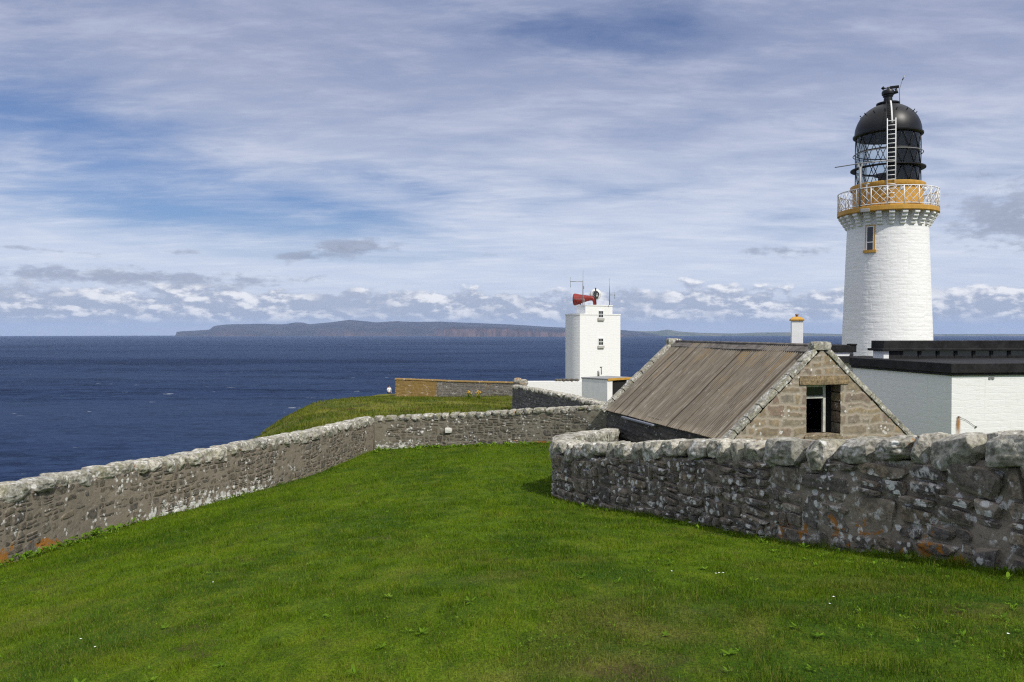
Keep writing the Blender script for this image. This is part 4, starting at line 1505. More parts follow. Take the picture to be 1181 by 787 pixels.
MB().box((-0.24, HL * 0.50, EAVE - 0.17), (0.03, HL * 0.78, EAVE - 0.11), bev=0.01).build('door_hood', mat_lead, house)

# ------------------------------------------------------------------ lighthouse
LD = 50.0
LX = Xat(1022.5, LD)
LG = -5.5
lrot = math.atan2(-LX, LD)
light = empty('lighthouse', (LX, LD, LG), lrot, 'white lighthouse tower with ochre gallery band and black domed lantern', 'lighthouse')


def lz(py):
    return Zat(py, LD) - LG


z_band0, z_band1 = lz(249), lz(243.8)
z_rail = lz(223.0)
z_fl1 = lz(214.5)
z_eave = lz(158)
z_neck = lz(121.8)
z_cat = lz(195.7)
z_hr = lz(178.5)
z_ct = lz(264)
R_BASE, R_TOP = 2.78, 2.33


def rad_at(z):
    return R_BASE + (R_TOP - R_BASE) * (z / z_ct)


# displaced, limewashed shaft
na_, nz_ = 420, 300
ang = np.linspace(0, 2 * PI, na_, endpoint=False)
zz = np.linspace(0, z_band0, nz_)
AN, ZZ = np.meshgrid(ang, zz, indexing='ij')
rad = R_BASE + (R_TOP - R_BASE) * np.minimum(ZZ / z_ct, 1.0)
Uc = AN * 2.5
hm, q1, q2, jt = masonry(Uc, ZZ, 0.75, 0.26, 901, 0.05, 0.03, 0.016, 0.06)
hm = hm * 0.20 + 0.011 * fbm(np.stack([np.cos(AN) * 2.5, np.sin(AN) * 2.5, ZZ * 2.0], -1), 2.2, 4, 4)
rad = rad + np.where(ZZ < z_ct + 0.1, hm, 0)
V = np.stack([rad * np.cos(AN), rad * np.sin(AN), ZZ], -1).reshape(-1, 3)
i = np.arange(na_)[:, None]
j = np.arange(nz_ - 1)[None, :]
i2 = (i + 1) % na_
Q = np.stack([i * nz_ + j, i2 * nz_ + j, i2 * nz_ + j + 1, i * nz_ + j + 1], -1).reshape(-1, 4)
link('tower', np_mesh('tower', V, Q), whitewash('limewashed_shaft', 'obj', grime=0.55), light)
deck_r = 2.92
MB().lathe([(R_TOP - 0.05, z_band0 - 0.02), (deck_r - 0.06, z_band0 - 0.02), (deck_r - 0.02, z_band0), (deck_r, z_band0 + 0.02), (deck_r, z_band1 - 0.02), (deck_r - 0.02, z_band1), (1.5, z_band1)], 96).build('gallery_deck', mat_ochre, light, R(30))
NC = 24
for k in range(NC):
    g = 2 * PI * (k + 0.35) / NC
    hgt = (z_band0 - z_ct - 0.02)
    poly = [(R_TOP - 0.10, z_ct - 0.02)]
    steps = 4
    for q in range(steps):
        r0 = R_TOP + 0.06 + (deck_r - 0.08 - R_TOP - 0.06) * (q + 0.65) / (steps - 0.35)
        za = z_ct + hgt * q / steps
        zb_ = z_ct + hgt * (q + 1) / steps
        poly += [(r0 - 0.05, za + 0.01), (r0, za + 0.06), (r0, zb_ - 0.05), (r0 - 0.04, zb_ - 0.002)]
    poly += [(R_TOP - 0.10, z_band0 - 0.022)]
    Mk = Matrix.Rotation(g, 4, 'Z')
    m_ = MB()
    nP = len(poly)
    vs = [Mk @ Vector((p[0], sgn * 0.155, p[1])) for sgn in (-1, 1) for p in poly]
    m_.add(vs, [tuple(range(nP)), tuple(range(nP, 2 * nP))] + [(a, (a + 1) % nP, nP + (a + 1) % nP, nP + a) for a in range(nP)])
    m_.build('corbel', mat_white_smooth, light)
# railing
rl = MB()
rr_ = deck_r - 0.04
rl.ring(rr_, z_rail, 0.032, 96, 6)
rl.ring(rr_, z_band1 + 0.10, 0.024, 96, 6)
for k in range(20):
    g = 2 * PI * k / 20
    c_, s_ = math.cos(g), math.sin(g)
    rl.tube([(rr_ * c_, rr_ * s_, z_band1 - 0.01), (rr_ * c_, rr_ * s_, z_rail)], 0.034, 6)
NL = 44
for k in range(NL):
    for sg in (-1, 1):
        g0 = 2 * PI * k / NL
        pts = []
        for q in range(5):
            t = q / 4
            g = g0 + sg * t * 0.33
            pts.append((rr_ * math.cos(g), rr_ * math.sin(g), z_band1 + 0.10 + (z_rail - z_band1 - 0.10) * t))
        rl.tube(pts, 0.017, 4)
rl.build('railing', mat_white_metal, light)
# ochre drum below the lantern
MB().lathe([(2.02, z_band1 - 0.01), (2.02, z_fl1 - 0.36), (2.06, z_fl1 - 0.30), (2.14, z_fl1 - 0.26), (2.16, z_fl1 - 0.22), (2.16, z_fl1 - 0.03), (2.13, z_fl1), (0.2, z_fl1 + 0.01)], 96).build('lantern_base', mat_ochre, light, R(30))
# lantern
RG = 1.87
MB().lathe([(RG - 0.02, z_fl1 - 0.01), (RG - 0.02, z_eave + 0.02)], 64).build('lantern_glazing', mat_glass, light)
ast = MB()
NS = 14
lev = [z_fl1, z_fl1 + (z_eave - z_fl1) / 3, z_fl1 + 2 * (z_eave - z_fl1) / 3, z_eave]
for L_ in range(3):
    for k in range(NS):
        for sg in (-1, 1):
            g0 = 2 * PI * (k + (0.5 if L_ % 2 else 0)) / NS
            pts = []
            for q in range(4):
                t = q / 3
                g = g0 + sg * t * PI / NS
                pts.append((RG * math.cos(g), RG * math.sin(g), lev[L_] + (lev[L_ + 1] - lev[L_]) * t))
            ast.tube(pts, 0.023, 5)
for z in lev:
    ast.ring(RG, z, 0.036, 64, 6)
ast.build('astragals', mat_black, light)
# blackout screen on the landward side (inside the glass)
MB().lathe([(RG - 0.07, z_fl1), (RG - 0.07, z_eave)], 40, a0=R(-92), a1=R(66)).build('blackout_screen', mat_black, light)
opt = MB()
opt.lathe([(0.55, z_fl1), (0.55, z_fl1 + 0.55), (0.75, z_fl1 + 0.6), (0.75, z_fl1 + 0.72), (0.0, z_fl1 + 0.72)], 32)
opt.box((0.05, -0.35, z_fl1 + 0.72), (0.85, 0.45, z_fl1 + 1.9), bev=0.05)
opt.build('optic_pedestal', mat_rubber, light)
MB().lathe([(0.0, z_eave - 0.02), (RG - 0.05, z_eave - 0.02)], 40).build('lantern_ceiling', mat_black, light)
# dome
dp = [(RG - 0.03, z_eave - 0.06), (RG + 0.06, z_eave - 0.05), (2.02, z_eave + 0.02), (2.03, z_eave + 0.10), (1.93, z_eave + 0.14)]
hD = z_neck - z_eave - 0.16
thm = math.asin(0.58 / 1.93)
for q in range(19):
    t = q / 18
    th = PI / 2 - t * (PI / 2 - thm)
    dp.append((1.93 * math.sin(th), z_eave + 0.16 + hD * math.cos(th) / math.cos(thm)))
dome = MB().lathe(dp, 80).build('dome', mat_black, light, R(40))
vt = MB().lathe([(0.58, z_neck - 0.06), (0.58, z_neck + 0.02), (0.68, z_neck + 0.05), (0.68, z_neck + 0.13), (0.42, z_neck + 0.20), (0.26, z_neck + 0.26), (0.24, z_neck + 0.52), (0.30, z_neck + 0.54), (0.30, z_neck + 0.60),
                 (0.36, z_neck + 0.66), (0.38, z_neck + 0.80), (0.32, z_neck + 0.93), (0.14, z_neck + 0.99), (0.0, z_neck + 1.0)], 40)
vt.build('ventilator', mat_black, dome, R(35))
vn = MB()
zv = z_neck + 1.09
vn.tube([(0, 0, z_neck + 0.98), (0, 0, zv + 0.06)], 0.05, 6)
vn.tube([(-0.40, 0, zv + 0.02), (-0.28, 0, zv + 0.02), (-0.18, 0, zv + 0.0), (0.1, 0, zv)], [0.015, 0.13, 0.04, 0.03], 8)
vn.box((0.08, -0.05, zv - 0.08), (0.62, 0.05, zv + 0.09), None, 0.02)
vn.tube([(0.2, 0, z_neck + 0.72), (0.5, 0, z_neck + 0.78), (0.42, 0, zv - 0.12)], [0.1, 0.12, 0.08], 8)
vn.build('wind_vane', mat_black, dome)
an = MB()
an.tube([(0.66, 0.1, z_neck + 0.10), (0.64, 0.1, z_neck + 0.95), (0.78, 0.1, z_neck + 1.45), (0.92, 0.1, z_neck + 1.75)], 0.018, 5)
an.tube([(0.80, 0.1, z_neck + 1.50), (0.92, 0.1, z_neck + 1.76)], 0.04, 6)
an.build('whip_aerial', mat_grey_metal, dome)
# rivets / hand holds on the dome
for g in range(0, 360, 24):
    hh_ = MB()
    th = R(52)
    r_ = 1.96 * math.sin(th)
    z_ = z_eave + 0.16 + hD * math.cos(th) / math.cos(thm)
    c_, s_ = math.cos(R(g)), math.sin(R(g))
    hh_.tube([(r_ * c_, r_ * s_, z_ - 0.02), ((r_ + 0.09) * c_, (r_ + 0.09) * s_, z_ + 0.09)], 0.03, 5)
    hh_.build('hand_grip', mat_black, dome)
# catwalk ring and handrail round the glazing
MB().lathe([(RG + 0.0, z_cat - 0.04), (2.10, z_cat - 0.05), (2.16, z_cat - 0.03), (2.16, z_cat + 0.03), (2.10, z_cat + 0.04), (RG, z_cat + 0.03)], 64).build('catwalk', mat_black, light, R(30))
hr = MB()
hr.ring(2.0, z_hr, 0.026, 72, 6)
for k in range(10):
    g = 2 * PI * (k + 0.3) / 10
    hr.tube([(RG * math.cos(g), RG * math.sin(g), z_hr), (2.0 * math.cos(g), 2.0 * math.sin(g), z_hr)], 0.02, 5)
hr.build('handrail', mat_grey_metal, light)
# ladders
ld = MB()
xl, yl = 0.20, -2.20
for sx_ in (-0.23, 0.23):
    ld.tube([(xl + sx_, yl, z_band1 + 0.02), (xl + sx_, yl, z_eave + 0.62)], 0.033, 6)
z = z_band1 + 0.25
while z < z_eave + 0.55:
    ld.tube([(xl - 0.23, yl, z), (xl + 0.23, yl, z)], 0.026, 5)
    z += 0.27
ld.tube([(xl - 0.23, yl, z_cat), (xl - 0.23, -RG, z_cat)], 0.025, 5)
ld.tube([(xl + 0.23, yl, z_cat), (xl + 0.23, -RG, z_cat)], 0.025, 5)
ld.build('ladder', mat_white_metal, light)
dl = MB()
pts = []
for q in range(14):
    t = q / 13
    th = PI / 2 - 0.10 - t * (PI / 2 - thm - 0.12)
    pts.append((2.06 * math.sin(th), z_eave + 0.16 + (hD + 0.12) * math.cos(th) / math.cos(thm)))
for sx_ in (0.02, 0.06):
    dl.tube([(0.20 + sx_ - 0.10 * q / 13, -r_, z_) for q, (r_, z_) in enumerate(pts)], 0.028, 5)
dl.build('dome_ladder', mat_white_metal, dome)
dr = MB()
dr.tube([(-0.10, -r_, z_) for (r_, z_) in pts], 0.022, 5)
for q, (r_, z_) in enumerate(pts):
    dr.tube([(-0.10, -r_, z_), (0.22 - 0.10 * q / 13, -r_, z_)], 0.02, 5)
dr.build('dome_ladder_rungs', mat_black, dome)
# mast with arm on the gallery
ms = MB()
mx, my = -1.50, -2.42
ms.tube([(mx, my, z_band1), (mx, my, z_cat - 0.15)], 0.075, 8)
ms.tube([(mx, my, z_cat - 0.5), (mx - 0.12, my, z_cat + 0.05)], 0.03, 5)
ms.tube([(mx, my, z_cat - 0.5), (mx + 0.12, my, z_cat + 0.05)], 0.03, 5)
ms.tube([(mx - 1.45, my + 0.25, z_cat - 0.02), (mx - 0.1, my, z_cat + 0.05), (mx + 1.9, my - 0.02, z_cat + 0.12)], [0.03, 0.035, 0.03], 6)
ms.tube([(mx + 0.35, my - 0.05, z_band1 - 0.1), (mx + 0.35, my - 0.05, z_rail + 0.2)], 0.06, 6)
ms.tube([(mx + 0.2, my - 0.05, z_rail + 0.2), (mx + 0.52, my - 0.05, z_rail + 0.25)], 0.05, 6)
ms.build('sensor_mast', mat_grey_metal, light)
MB().box((mx + 0.02, -2.98, z_band1 - 0.38), (mx + 0.55, -2.62, z_band1 - 0.16), Matrix.Identity(4), 0.03).build('floodlight', mat_grey_metal, light)
for gx_ in (-0.15, 0.75, 2.0):
    yq = -math.sqrt(max(0.1, (rr_ - 0.12) ** 2 - gx_ ** 2))
    MB().lathe([(0.0, z_rail - 0.32), (0.10, z_rail - 0.27), (0.12, z_rail - 0.16), (0.08, z_rail - 0.06), (0.0, z_rail - 0.04)], 12, c=(gx_, yq)).build('gallery_lamp', mat_white_metal, light)


# tower window
def arc_panel(m_, g0, g1, r0f, r1f, z0, z1, seg=6):
    """curved slab between radii, following the tower"""
    vs, fs = [], []
    for q in range(seg + 1):
        g = g0 + (g1 - g0) * q / seg
        for (zz_, rf) in ((z0, r0f), (z0, r1f), (z1, r1f), (z1, r0f)):
            r_ = rad_at(zz_) + rf
            vs.append((r_ * math.sin(g), -r_ * math.cos(g), zz_))
    for q in range(seg):
        b = q * 4
        for e in range(4):
            fs.append((b + e, b + (e + 1) % 4, b + 4 + (e + 1) % 4, b + 4 + e))
    fs += [(0, 1, 2, 3), tuple(seg * 4 + e for e in range(4))]
    m_.add(vs, fs)


wz0, wz1 = lz(291.5), lz(264.5)
gc = -math.asin(19.6 / 49.5)
hw_ = 0.25 / 2.4
wm = MB()
arc_panel(wm, gc - hw_ - 0.022, gc - hw_, -0.02, 0.045, wz0, wz1)
arc_panel(wm, gc + hw_, gc + hw_ + 0.022, -0.02, 0.045, wz0, wz1)
arc_panel(wm, gc - hw_ - 0.022, gc + hw_ + 0.022, -0.02, 0.046, wz1, wz1 + 0.06)
tw = wm.build('window_surround', mat_ochre, light)
wm = MB()
arc_panel(wm, gc - hw_ - 0.055, gc + hw_ + 0.055, -0.02, 0.12, wz0 - 0.16, wz0)
wm.build('window_sill', mat_ochre, tw)
wm = MB()
for a_, b_ in ((gc - hw_, gc - hw_ + 0.03), (gc + hw_ - 0.03, gc + hw_)):
    arc_panel(wm, a_, b_, -0.01, 0.034, wz0, wz1)
arc_panel(wm, gc - hw_ + 0.03, gc + hw_ - 0.03, -0.01, 0.033, wz0 + 0.45, wz0 + 0.50)
arc_panel(wm, gc - hw_ + 0.03, gc + hw_ - 0.03, -0.01, 0.033, wz1 - 0.07, wz1)
wm.build('window_frame', mat_white_metal, tw)
wm = MB()
arc_panel(wm, gc - hw_ + 0.03, gc + hw_ - 0.03, -0.01, 0.024, wz0, wz1 - 0.07)
wm.build('pane', mat_dark_glass, tw)

# ------------------------------------------------------------------ keepers' block: white flat-roofed building
BD = 30.0
BX = Xat(1098, BD)
pL = Vector((Xat(984, 36.6), 36.6, 0))
bdir = (pL - Vector((BX, BD, 0)))
brot = math.atan2(-bdir.x, bdir.y)
BG = -5.2
BL, BW = 14.0, 13.0
BLv = bdir.length
blk = empty('keepers_building', (BX, BD, BG), brot, 'white flat-roofed building with deep black fascia and glazed roof light', 'building')
zt0, zt1 = Zat(433.5, BD) - BG, Zat(419.2, BD) - BG
MB().box((0, 0, 0), (BW, BLv, zt0 + 0.05)).build('wall', mat_white, blk)
fa = MB()
fa.box((-0.14, -0.14, zt0 + 0.10), (BW + 0.1, BLv + 0.1, zt1), bev=0.02)
fa.box((-0.07, -0.07, zt0), (BW + 0.05, BLv + 0.05, zt0 + 0.102), bev=0.01)
fa.build('fascia', mat_fascia, blk)
# clerestory
cx0, cy0 = Xat(1019, 36.0) - BX, 0.0
inv_r = Matrix.Rotation(-brot, 3, 'Z')
pc = inv_r @ Vector((Xat(1019, 35.2) - BX, 35.2 - BD, 0))
cz1 = Zat(393.2, 35.2) - BG
cz0 = Zat(403.5, 35.2) - BG
cl = MB()
cl.box((pc.x, pc.y, cz0), (BW + 3, pc.y + 0.95, cz1), bev=0.02)
cl.box((pc.x - 0.12, pc.y - 0.10, cz0 - 0.06), (BW + 3.1, pc.y + 1.05, cz0 + 0.05), bev=0.015)
clo = cl.build('roof_light', mat_fascia, blk)
mat_sky_glass = flat_mat('roof_light_glass', (0.05, 0.055, 0.065), 0.15, 0.05, 1.0, 0.3, spec=1.0)
po = MB()
zlow = zt1 - 0.02
po.box((pc.x + 0.30, pc.y + 0.06, zlow), (pc.x + 0.9, pc.y + 0.18, cz0 - 0.06))
xx = pc.x + 0.85
while xx < BW + 2:
    po.box((xx, pc.y + 0.06, zlow), (xx + 0.14, pc.y + 0.18, cz0 - 0.06))
    xx += 0.88
po.box((pc.x + 0.85, pc.y + 0.08, zlow), (BW + 2, pc.y + 0.20, zlow + 0.12))
po.build('mullions', mat_fascia, clo)
MB().box((pc.x + 0.9, pc.y + 0.11, zlow + 0.1), (BW + 2, pc.y + 0.13, cz0 - 0.06)).build('pane', mat_sky_glass, clo)
MB().box((pc.x + 0.04, pc.y + 0.05, zlow), (pc.x + 0.29, pc.y + 0.85, cz0 - 0.061)).build('end_wall', mat_white, clo)
sm = MB()
for ox in (0.0, 0.13):
    for oz in (0.0, 0.13):
        p = inv_r @ (Vector(at(1142.5, 438, BD + 0.1)) - Vector((BX, BD, BG)))
        sm.box((p.x + ox, -0.03, p.z + oz), (p.x + ox + 0.09, 0.01, p.z + oz + 0.09))
sm.build('air_brick', mat_grey_metal, blk)
rs = MB()
p = inv_r @ (Vector(at(1106, 481, BD)) - Vector((BX, BD, BG)))
p2 = inv_r @ (Vector(at(1128, 493, BD)) - Vector((BX, BD, BG)))
rs.tube([(p.x, 0.02, p.z), (p.x, -0.06, p.z), ], 0.025, 6)
rs.tube([(p.x, -0.05, p.z), (p.x + 0.3, -0.03, p.z - 0.12), (p2.x, -0.03, p2.z)], 0.008, 4)
rs.tube([(p2.x, 0.01, p2.z), (p2.x, -0.05, p2.z)], 0.03, 6)
rs.build('cable', mat_rubber, blk)
# rust runs below the iron bracket: flat stain with its own ragged outline, as on the wall
mat_rust, n = newmat('rust_stain')
co = n.obj()
x, y, z = n.sep(co)
rn = n.noise(n.vmap(co, scale=(14, 1, 1.6)), 1.4, 5, 0.6)
wdt = n.m('MULTIPLY', n.m('ABSOLUTE', n.m('SUBTRACT', n.m('ADD', x, n.m('MULTIPLY', rn, 0.08)), p.x + 0.03)), 8.0)
al = n.m('MULTIPLY', n.ss(wdt, 0.9, 0.25), n.m('MULTIPLY', n.ss(z, p.z - 1.1, p.z - 0.15), n.ss(rn, 0.32, 0.55)))
n.surface(n.node('ShaderNodeMixShader', i0=n.m('MULTIPLY', al, 0.85), i1=n.node('ShaderNodeBsdfTransparent'), i2=n.bsdf((0.36, 0.15, 0.025), 0.9)))
MB().add([(p.x - 0.25, -0.035, p.z - 1.2), (p.x + 0.3, -0.035, p.z - 1.2), (p.x + 0.3, -0.035, p.z + 0.02), (p.x - 0.25, -0.035, p.z + 0.02)], [(0, 1, 2, 3)]).build('rust_stain', mat_rust, blk)

# low white building with black parapet behind the cottage, and its chimney
SD = 43.0
sx0, sx1 = Xat(905, SD), Xat(988, SD)
lowb = empty('low_building', (sx0, SD, BG), 0.0, 'low white building with black parapet between cottage gable and lighthouse', 'building')
zp1, zp0, zq = Zat(398.2, SD) - BG, Zat(406.5, SD) - BG, Zat(418, SD) - BG
MB().box((0.1, 0.1, 0), (sx1 - sx0 - 0.12, 4.0, zp0 + 0.02)).build('wall', mat_white, lowb)
fa = MB().box((0, 0, zp0), (sx1 - sx0, 4.1, zp1), bev=0.02)
fa.box((sx1 - sx0 - 0.33, -0.03, zp1 - 0.01), (sx1 - sx0 + 0.03, 0.5, zp1 + 0.07), bev=0.01)
fa.build('parapet', mat_fascia, lowb)
MB().box((sx1 - sx0 - 0.30, 0.0, zp0 - 0.20), (sx1 - sx0 - 0.16, 0.2, zp0 - 0.06), bev=0.01).build('vent', mat_rubber, lowb)
MB().box((-0.5, -0.6, zq), (sx1 - sx0 + 0.8, 0.05, Zat(410.8, SD) - BG), bev=0.02).build('lower_parapet', mat_fascia, lowb)

CD = 44.5
chx = Xat(918.9, CD)
ch = empty('chimney', (chx, CD, zp1 + BG - 0.6), R(-14), 'white chimney stack with ochre stepped cap above the cottage roof', 'chimney')
cz = Zat(370.2, CD) - (zp1 + BG - 0.6)
MB().box((-0.30, -0.30, 0), (0.30, 0.30, cz), bev=0.01).build('stack', mat_white_smooth, ch)
cm = MB()
cm.box((-0.37, -0.37, cz - 0.002), (0.37, 0.37, cz + 0.09), bev=0.02)
cm.add([(-0.36, -0.36, cz + 0.088), (0.36, -0.36, cz + 0.088), (0.36, 0.36, cz + 0.088), (-0.36, 0.36, cz + 0.088), (-0.2, -0.2, cz + 0.22), (0.2, -0.2, cz + 0.22), (0.2, 0.2, cz + 0.22), (-0.2, 0.2, cz + 0.22)],
       [(0, 1, 5, 4), (1, 2, 6, 5), (2, 3, 7, 6), (3, 0, 4, 7), (4, 5, 6, 7)])
cm.build('cap', mat_ochre, ch)
MB().lathe([(0.08, cz + 0.215), (0.06, cz + 0.28), (0.10, cz + 0.33), (0.10, cz + 0.36), (0.0, cz + 0.37)], 14).build('pot', flat_mat('fired_clay', (0.22, 0.10, 0.03), 0.7), ch)

# ------------------------------------------------------------------ fog signal tower
TD = 80.0
TG = -6.0
face_az = R(29)
fcx = Xat(692.5, TD)
fog = empty('fog_signal_tower', (fcx, TD, TG), face_az, 'white fog signal tower with rounded back and two small windows', 'tower')
TW = 5.05
tz = Zat(363.5, TD) - TG
tz2 = Zat(352.0, TD) - TG
hw_t = TW / 2
RC = 2.80
hw_t = TW / 2 - 0.05
CC = math.sqrt(RC * RC - hw_t * hw_t)


def plan_off(o_):
    g0 = math.atan2(-CC, hw_t)
    pts = []
    for q in range(41):
        g = g0 + (2 * PI - 2 * (PI / 2 + g0)) * q / 40 if False else g0 + (PI - 2 * g0) * q / 40
        pts.append(((RC + o_) * math.cos(g), CC + (RC + o_) * math.sin(g)))
    pts[0] = (hw_t + o_, -o_)
    pts[-1] = (-hw_t - o_, -o_)
    return pts


plan = plan_off(0.0)
m_ = MB().prism(plan, 0.0, tz)
m_.build('tower_wall', mat_white, fog, R(35))


MB().prism(plan_off(0.035), tz - 0.001, tz + 0.12).build('parapet', mat_white_smooth, fog, R(35))
bx0, bx1 = -hw_t + 0.62, hw_t - 1.02
MB().box((bx0, -0.028, tz + 0.1), (bx1, 1.55, tz2 - 0.10)).build('head_block', mat_white, fog)
MB().box((bx0 - 0.05, -0.08, tz2 - 0.10), (bx1 + 0.05, 1.60, tz2), bev=0.015).build('head_slab', mat_white_smooth, fog)


def small_window(cx_, z0, z1, wd):
    f = MB()
    t_ = 0.07
    for a_, b_ in (((cx_ - wd / 2 - t_, -0.075, z0), (cx_ - wd / 2, 0.0, z1)), ((cx_ + wd / 2, -0.075, z0), (cx_ + wd / 2 + t_, 0.0, z1)),
                   ((cx_ - wd / 2, -0.074, z1 - t_), (cx_ + wd / 2, 0.0, z1)), ((cx_ - wd / 2, -0.074, z0), (cx_ + wd / 2, 0.0, z0 + t_)),
                   ((cx_ - wd / 2, -0.070, (z0 + z1) / 2 - 0.03), (cx_ + wd / 2, 0.0, (z0 + z1) / 2 + 0.03)), ((cx_ - 0.02, -0.068, z0 + t_), (cx_ + 0.02, 0.0, z1 - t_))):
        f.box(a_, b_)
    fo = f.build('window', mat_white_metal, fog)
    MB().box((cx_ - wd / 2, -0.05, z0 + t_), (cx_ + wd / 2, -0.032, z1 - t_)).build('pane', mat_dark_glass, fo)
    MB().box((cx_ - wd / 2 - 0.13, -0.16, z0 - 0.26), (cx_ + wd / 2 + 0.13, 0.0, z0), bev=0.015).build('sill', flat_mat('grey_painted_sill', (0.42, 0.41, 0.38), 0.7, 0.3), fo)


wcx = 0.02
small_window(wcx, Zat(367.0, TD) - TG, Zat(358.2, TD) - TG, 0.50)
small_window(wcx, Zat(398.8, TD) - TG, Zat(390.0, TD) - TG, 0.50)
pp = MB()
pp.tube([(-0.3, -0.15, Zat(434, TD) - TG), (-0.3, -0.15, Zat(429, TD) - TG), (-0.3, -0.02, Zat(428, TD) - TG)], 0.07, 6)
pp.tube([(0.1, -0.04, Zat(432, TD) - TG), (0.1, -0.04, Zat(424, TD) - TG), (-0.05, -0.04, Zat(423.4, TD) - TG), (0.2, -0.04, Zat(423.4, TD) - TG)], 0.035, 6)
pp.build('wall_pipe', mat_grey_metal, fog)

# fog horn on the tower head (a thing standing on the tower)
inv_f = Matrix.Rotation(-face_az, 3, 'Z')
fb = Vector(at(686, 352, TD + 1.2))
horn = empty('fog_horn', fb, R(163), 'red fog horn with flared mouth pointing out to sea on the white tower', 'fog horn')
# local +X runs towards the mouth
hp, hr_ = [], []
for (x_, z_, r_) in ((0.0, -0.05, 0.17), (0.0, 0.25, 0.18), (0.06, 0.50, 0.20), (0.22, 0.66, 0.22), (0.45, 0.70, 0.25), (0.8, 0.69, 0.31), (1.2, 0.66, 0.40), (1.6, 0.62, 0.51), (1.9, 0.60, 0.585), (2.05, 0.59, 0.62)):
    hp.append((x_, 0, z_))
    hr_.append(r_)
hb = MB()
hb.tube(hp, hr_, 28, caps=False)
# domed inside of the mouth
hb.tube([(2.05, 0, 0.59), (2.16, 0, 0.588), (2.19, 0, 0.587), (2.12, 0, 0.588), (1.6, 0, 0.62), (0.9, 0, 0.68)], [0.62, 0.60, 0.55, 0.52, 0.42, 0.2], 28, caps=True)
hb.build('trumpet', mat_red, horn, R(50))
hs = MB()
hs.tube([(2.25, -0.2, 0.62), (2.16, 0.64, 0.60), (0.95, 0.66, 0.60), (0.95, 0.5, -0.62)], 0.03, 5)
hs.tube([(1.5, 0.0, 0.15), (1.5, 0.0, -0.55)], 0.06, 6)
hs.build('bracket', mat_grey_metal, horn)

# microwave dish
db = Vector(at(687.5, 352.2, TD + 1.0))
dish = empty('dish_aerial', db, R(8), 'round white dish aerial seen from behind on the fog tower', 'dish aerial')
zc3 = Zat(339.5, TD + 1.0) - db.z
d_ = MB()
MX = Matrix.Translation((0.08, 0.25, zc3)) @ Matrix.Rotation(R(-90), 4, 'X')
prof = [(0.0, 0.0), (0.30, 0.03), (0.50, 0.12), (0.57, 0.20), (0.57, 0.48), (0.54, 0.50), (0.0, 0.50)]
for_l = MB().lathe(prof, 36)
d_.add([MX @ Vector(v) for v in for_l.v], for_l.f, True)
d_.build('dish', flat_mat('dish_white', (0.66, 0.66, 0.64), 0.5), dish, R(35))
mt = MB()
mt.tube([(-0.05, 0, 0), (-0.05, 0, zc3 + 0.65)], 0.07, 8)
mt.ring(0.27, 0.0, 0.035, 24, 6)
ringv = [Matrix.Translation((0.08, 0.20, zc3)) @ Matrix.Rotation(R(90), 4, 'X') @ Vector(v) for v in mt.v[-24 * 6:]]
mt.v[-24 * 6:] = [tuple(v) for v in ringv]
mt.box((-0.14, -0.02, zc3 + 0.10), (0.16, 0.26, zc3 + 0.34), bev=0.02)
mt.box((-0.10, -0.02, zc3 - 0.45), (0.22, 0.22, zc3 - 0.28), bev=0.02)
mt.tube([(0.2, 0.1, zc3 + 0.2), (0.34, 0.2, zc3), (0.24, 0.15, zc3 - 0.35)], 0.03, 5)
mt.build('mount', mat_rubber, dish)

# antenna masts
ab = Vector(at(672.3, 363.0, TD - 0.2))
am = empty('antenna_mast', ab, R(5), 'tall antenna mast with a side dipole in front of the red fog horn', 'antenna')
zt_, za_ = Zat(311.5, TD - 0.2) - ab.z, Zat(325, TD - 0.2) - ab.z
a = MB().tube([(0, 0, 0), (0, 0, za_ + 0.1), (0.01, 0, za_ + 0.12), (0.02, 0, zt_)], [0.055, 0.05, 0.028, 0.016], 6)
a.box((0.02, -0.05, za_ - 0.75), (0.12, 0.05, za_ - 0.45), bev=0.01)
a.build('mast', mat_grey_metal, am)
a = MB().tube([(0, 0, za_), (-1.25, 0, za_)], 0.03, 5)
a.tube([(-1.25, 0, za_ - 0.6), (-1.25, 0, za_ + 0.45)], 0.018, 5)
a.tube([(-1.29, 0, za_), (-1.2, 0, za_)], 0.05, 6)
a.build('dipole', mat_grey_metal, am)
ab = Vector(at(703.0, 352.0, TD + 0.3))
am = empty('antenna_mast', ab, 0, 'shorter thin antenna mast to the right of the dish aerial', 'antenna')
zt_, za_ = Zat(320.5, TD) - ab.z, Zat(340.2, TD) - ab.z
MB().tube([(0, 0, 0), (0, 0, za_ + 0.45), (0, 0, zt_)], [0.045, 0.04, 0.015], 6).build('mast', mat_grey_metal, am)
a = MB().tube([(0, 0, za_), (0.55, 0, za_)], 0.028, 5)
a.tube([(0.52, 0, za_ - 0.40), (0.52, 0, za_ + 0.35)], 0.02, 5)
a.tube([(0.48, 0, za_), (0.56, 0, za_)], 0.06, 6)
a.build('dipole', mat_grey_metal, am)

